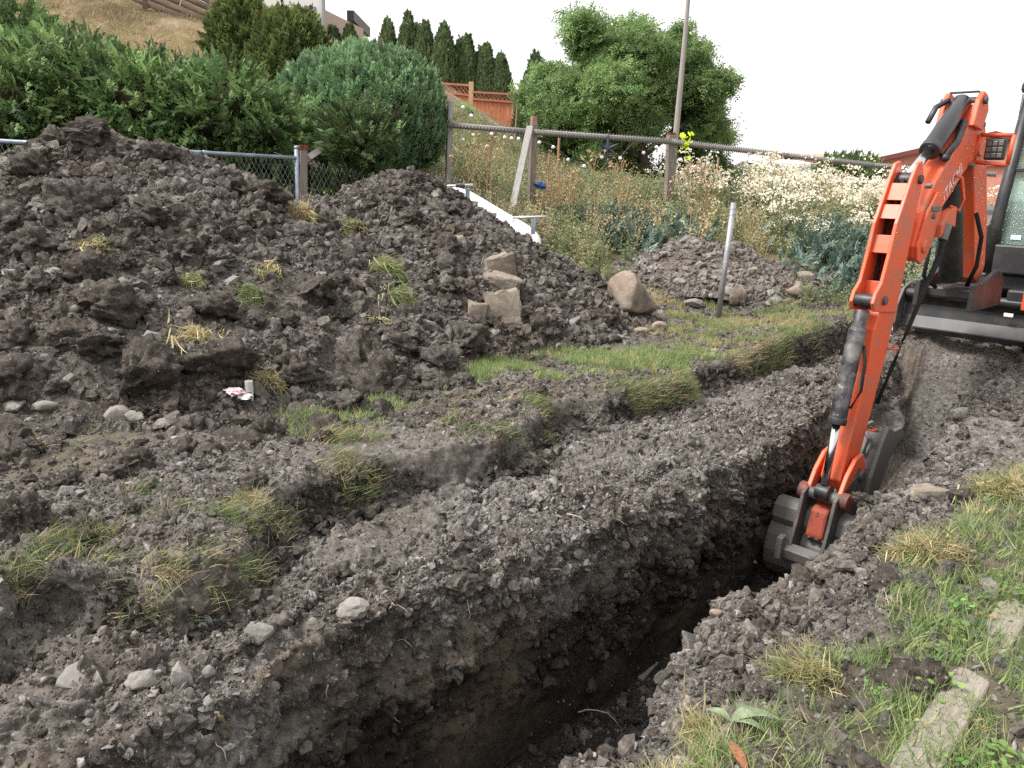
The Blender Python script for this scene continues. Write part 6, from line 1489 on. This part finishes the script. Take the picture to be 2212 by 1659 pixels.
# ---- roots in the cut bank
def root(u, v, pts, r, mat, name="root", z_off=.02):
    p_ = hit(u, v); d = np.linalg.norm(p_ - C0); m = d / FPX; vdir = (C0 - p_) / d
    right = np.array([math.cos(PHI) * .3 + .8, -.1, 0]); upv = np.array([0, 0, 1.0])
    P_ = [Vector(p_ + right * du * m + upv * dv * m + vdir * (z_off + .015 * math.sin(i * 2.1))) for i, (du, dv) in enumerate(pts)]
    out = []                                        # rounded through its points
    for i in range(len(P_) - 1):
        for f in (0, .33, .66): out.append(P_[i].lerp(P_[i + 1], f) + Vector(RNG.normal(0, .0025, 3)))
    out.append(P_[-1]); rr = [r * (1 - .6 * i / len(out)) for i in range(len(out))]
    bm = bmesh.new(); b_tube(bm, out, rr, 5); o = link(name, bm_mesh(name, bm, mat, True), ground)
root(490, 1590, [(-22, 50), (-6, 40), (4, 10), (2, -30), (-8, -75)], .006, M_BROWNROOT)
root(465, 1610, [(-40, 28), (-20, 14), (0, 8), (14, -6), (20, -34)], .0038, M_ROOT)
root(850, 1310, [(-10, -12), (-2, 6), (10, 2), (28, -10)], .0032, M_ROOT)
root(930, 1350, [(-42, 22), (-10, 2), (12, -22)], .0028, M_ROOT)
root(905, 1400, [(-48, 12), (-28, 16), (0, -12), (20, -18)], .0028, M_ROOT)
root(1010, 1320, [(-2, 30), (4, 0), (2, -24)], .0025, M_ROOT)
root(1250, 1120, [(-25, 10), (0, 4), (30, -16)], .0035, M_ROOT)
root(1330, 1130, [(-20, 6), (0, 8), (24, -2)], .0028, M_ROOT)
root(705, 1500, [(4, 24), (0, 4), (-6, -22)], .003, M_ROOT)
root(845, 1545, [(-20, 6), (-4, 4), (18, -14)], .003, M_ROOT)
root(825, 1290, [(-8, -14), (0, 10), (10, 4), (22, -12)], .0035, M_ROOT)
root(1610, 945, [(-14, 20), (0, 0), (14, -36)], .004, M_ROOT)
root(1390, 1010, [(-10, 30), (0, 0), (14, -30)], .003, M_ROOT)
root(1265, 1545, [(-58, -22), (-20, 4), (10, 14), (42, 10), (62, -14)], .0055, M_ROOT, z_off=.05)
root(1360, 1240, [(-8, 20), (0, 0), (6, -30)], .0025, M_ROOT)
root(240, 1165, [(-30, -40), (0, -6), (14, 30)], .003, M_BROWNROOT)
# bits of board on the trench floor
p_ = Vector(atz(1392, 1445, -1.36)); bm = bmesh.new(); b_box(bm, (0, 0, 0), (.22, .09, .02)); o = link("broken_board", bm_mesh("broken_board", bm, mat_wood("damp_board", (.16, .14, .12), (.27, .245, .22)))); o.location = p_; o.rotation_euler = (.1, -.05, .95); tag(bevel(o, .003), "broken piece of grey board on the trench floor", "board")
p_ = Vector(atz(1235, 1560, -1.40)); bm = bmesh.new(); b_box(bm, (0, 0, 0), (.42, .05, .02)); o = link("wood_strip", bm_mesh("wood_strip", bm, mat_wood("muddy_strip", (.09, .08, .07), (.17, .15, .135)))); o.location = p_; o.rotation_euler = (.0, .0, .9); tag(bevel(o, .003), "long muddy strip of wood lying along the trench floor", "board")
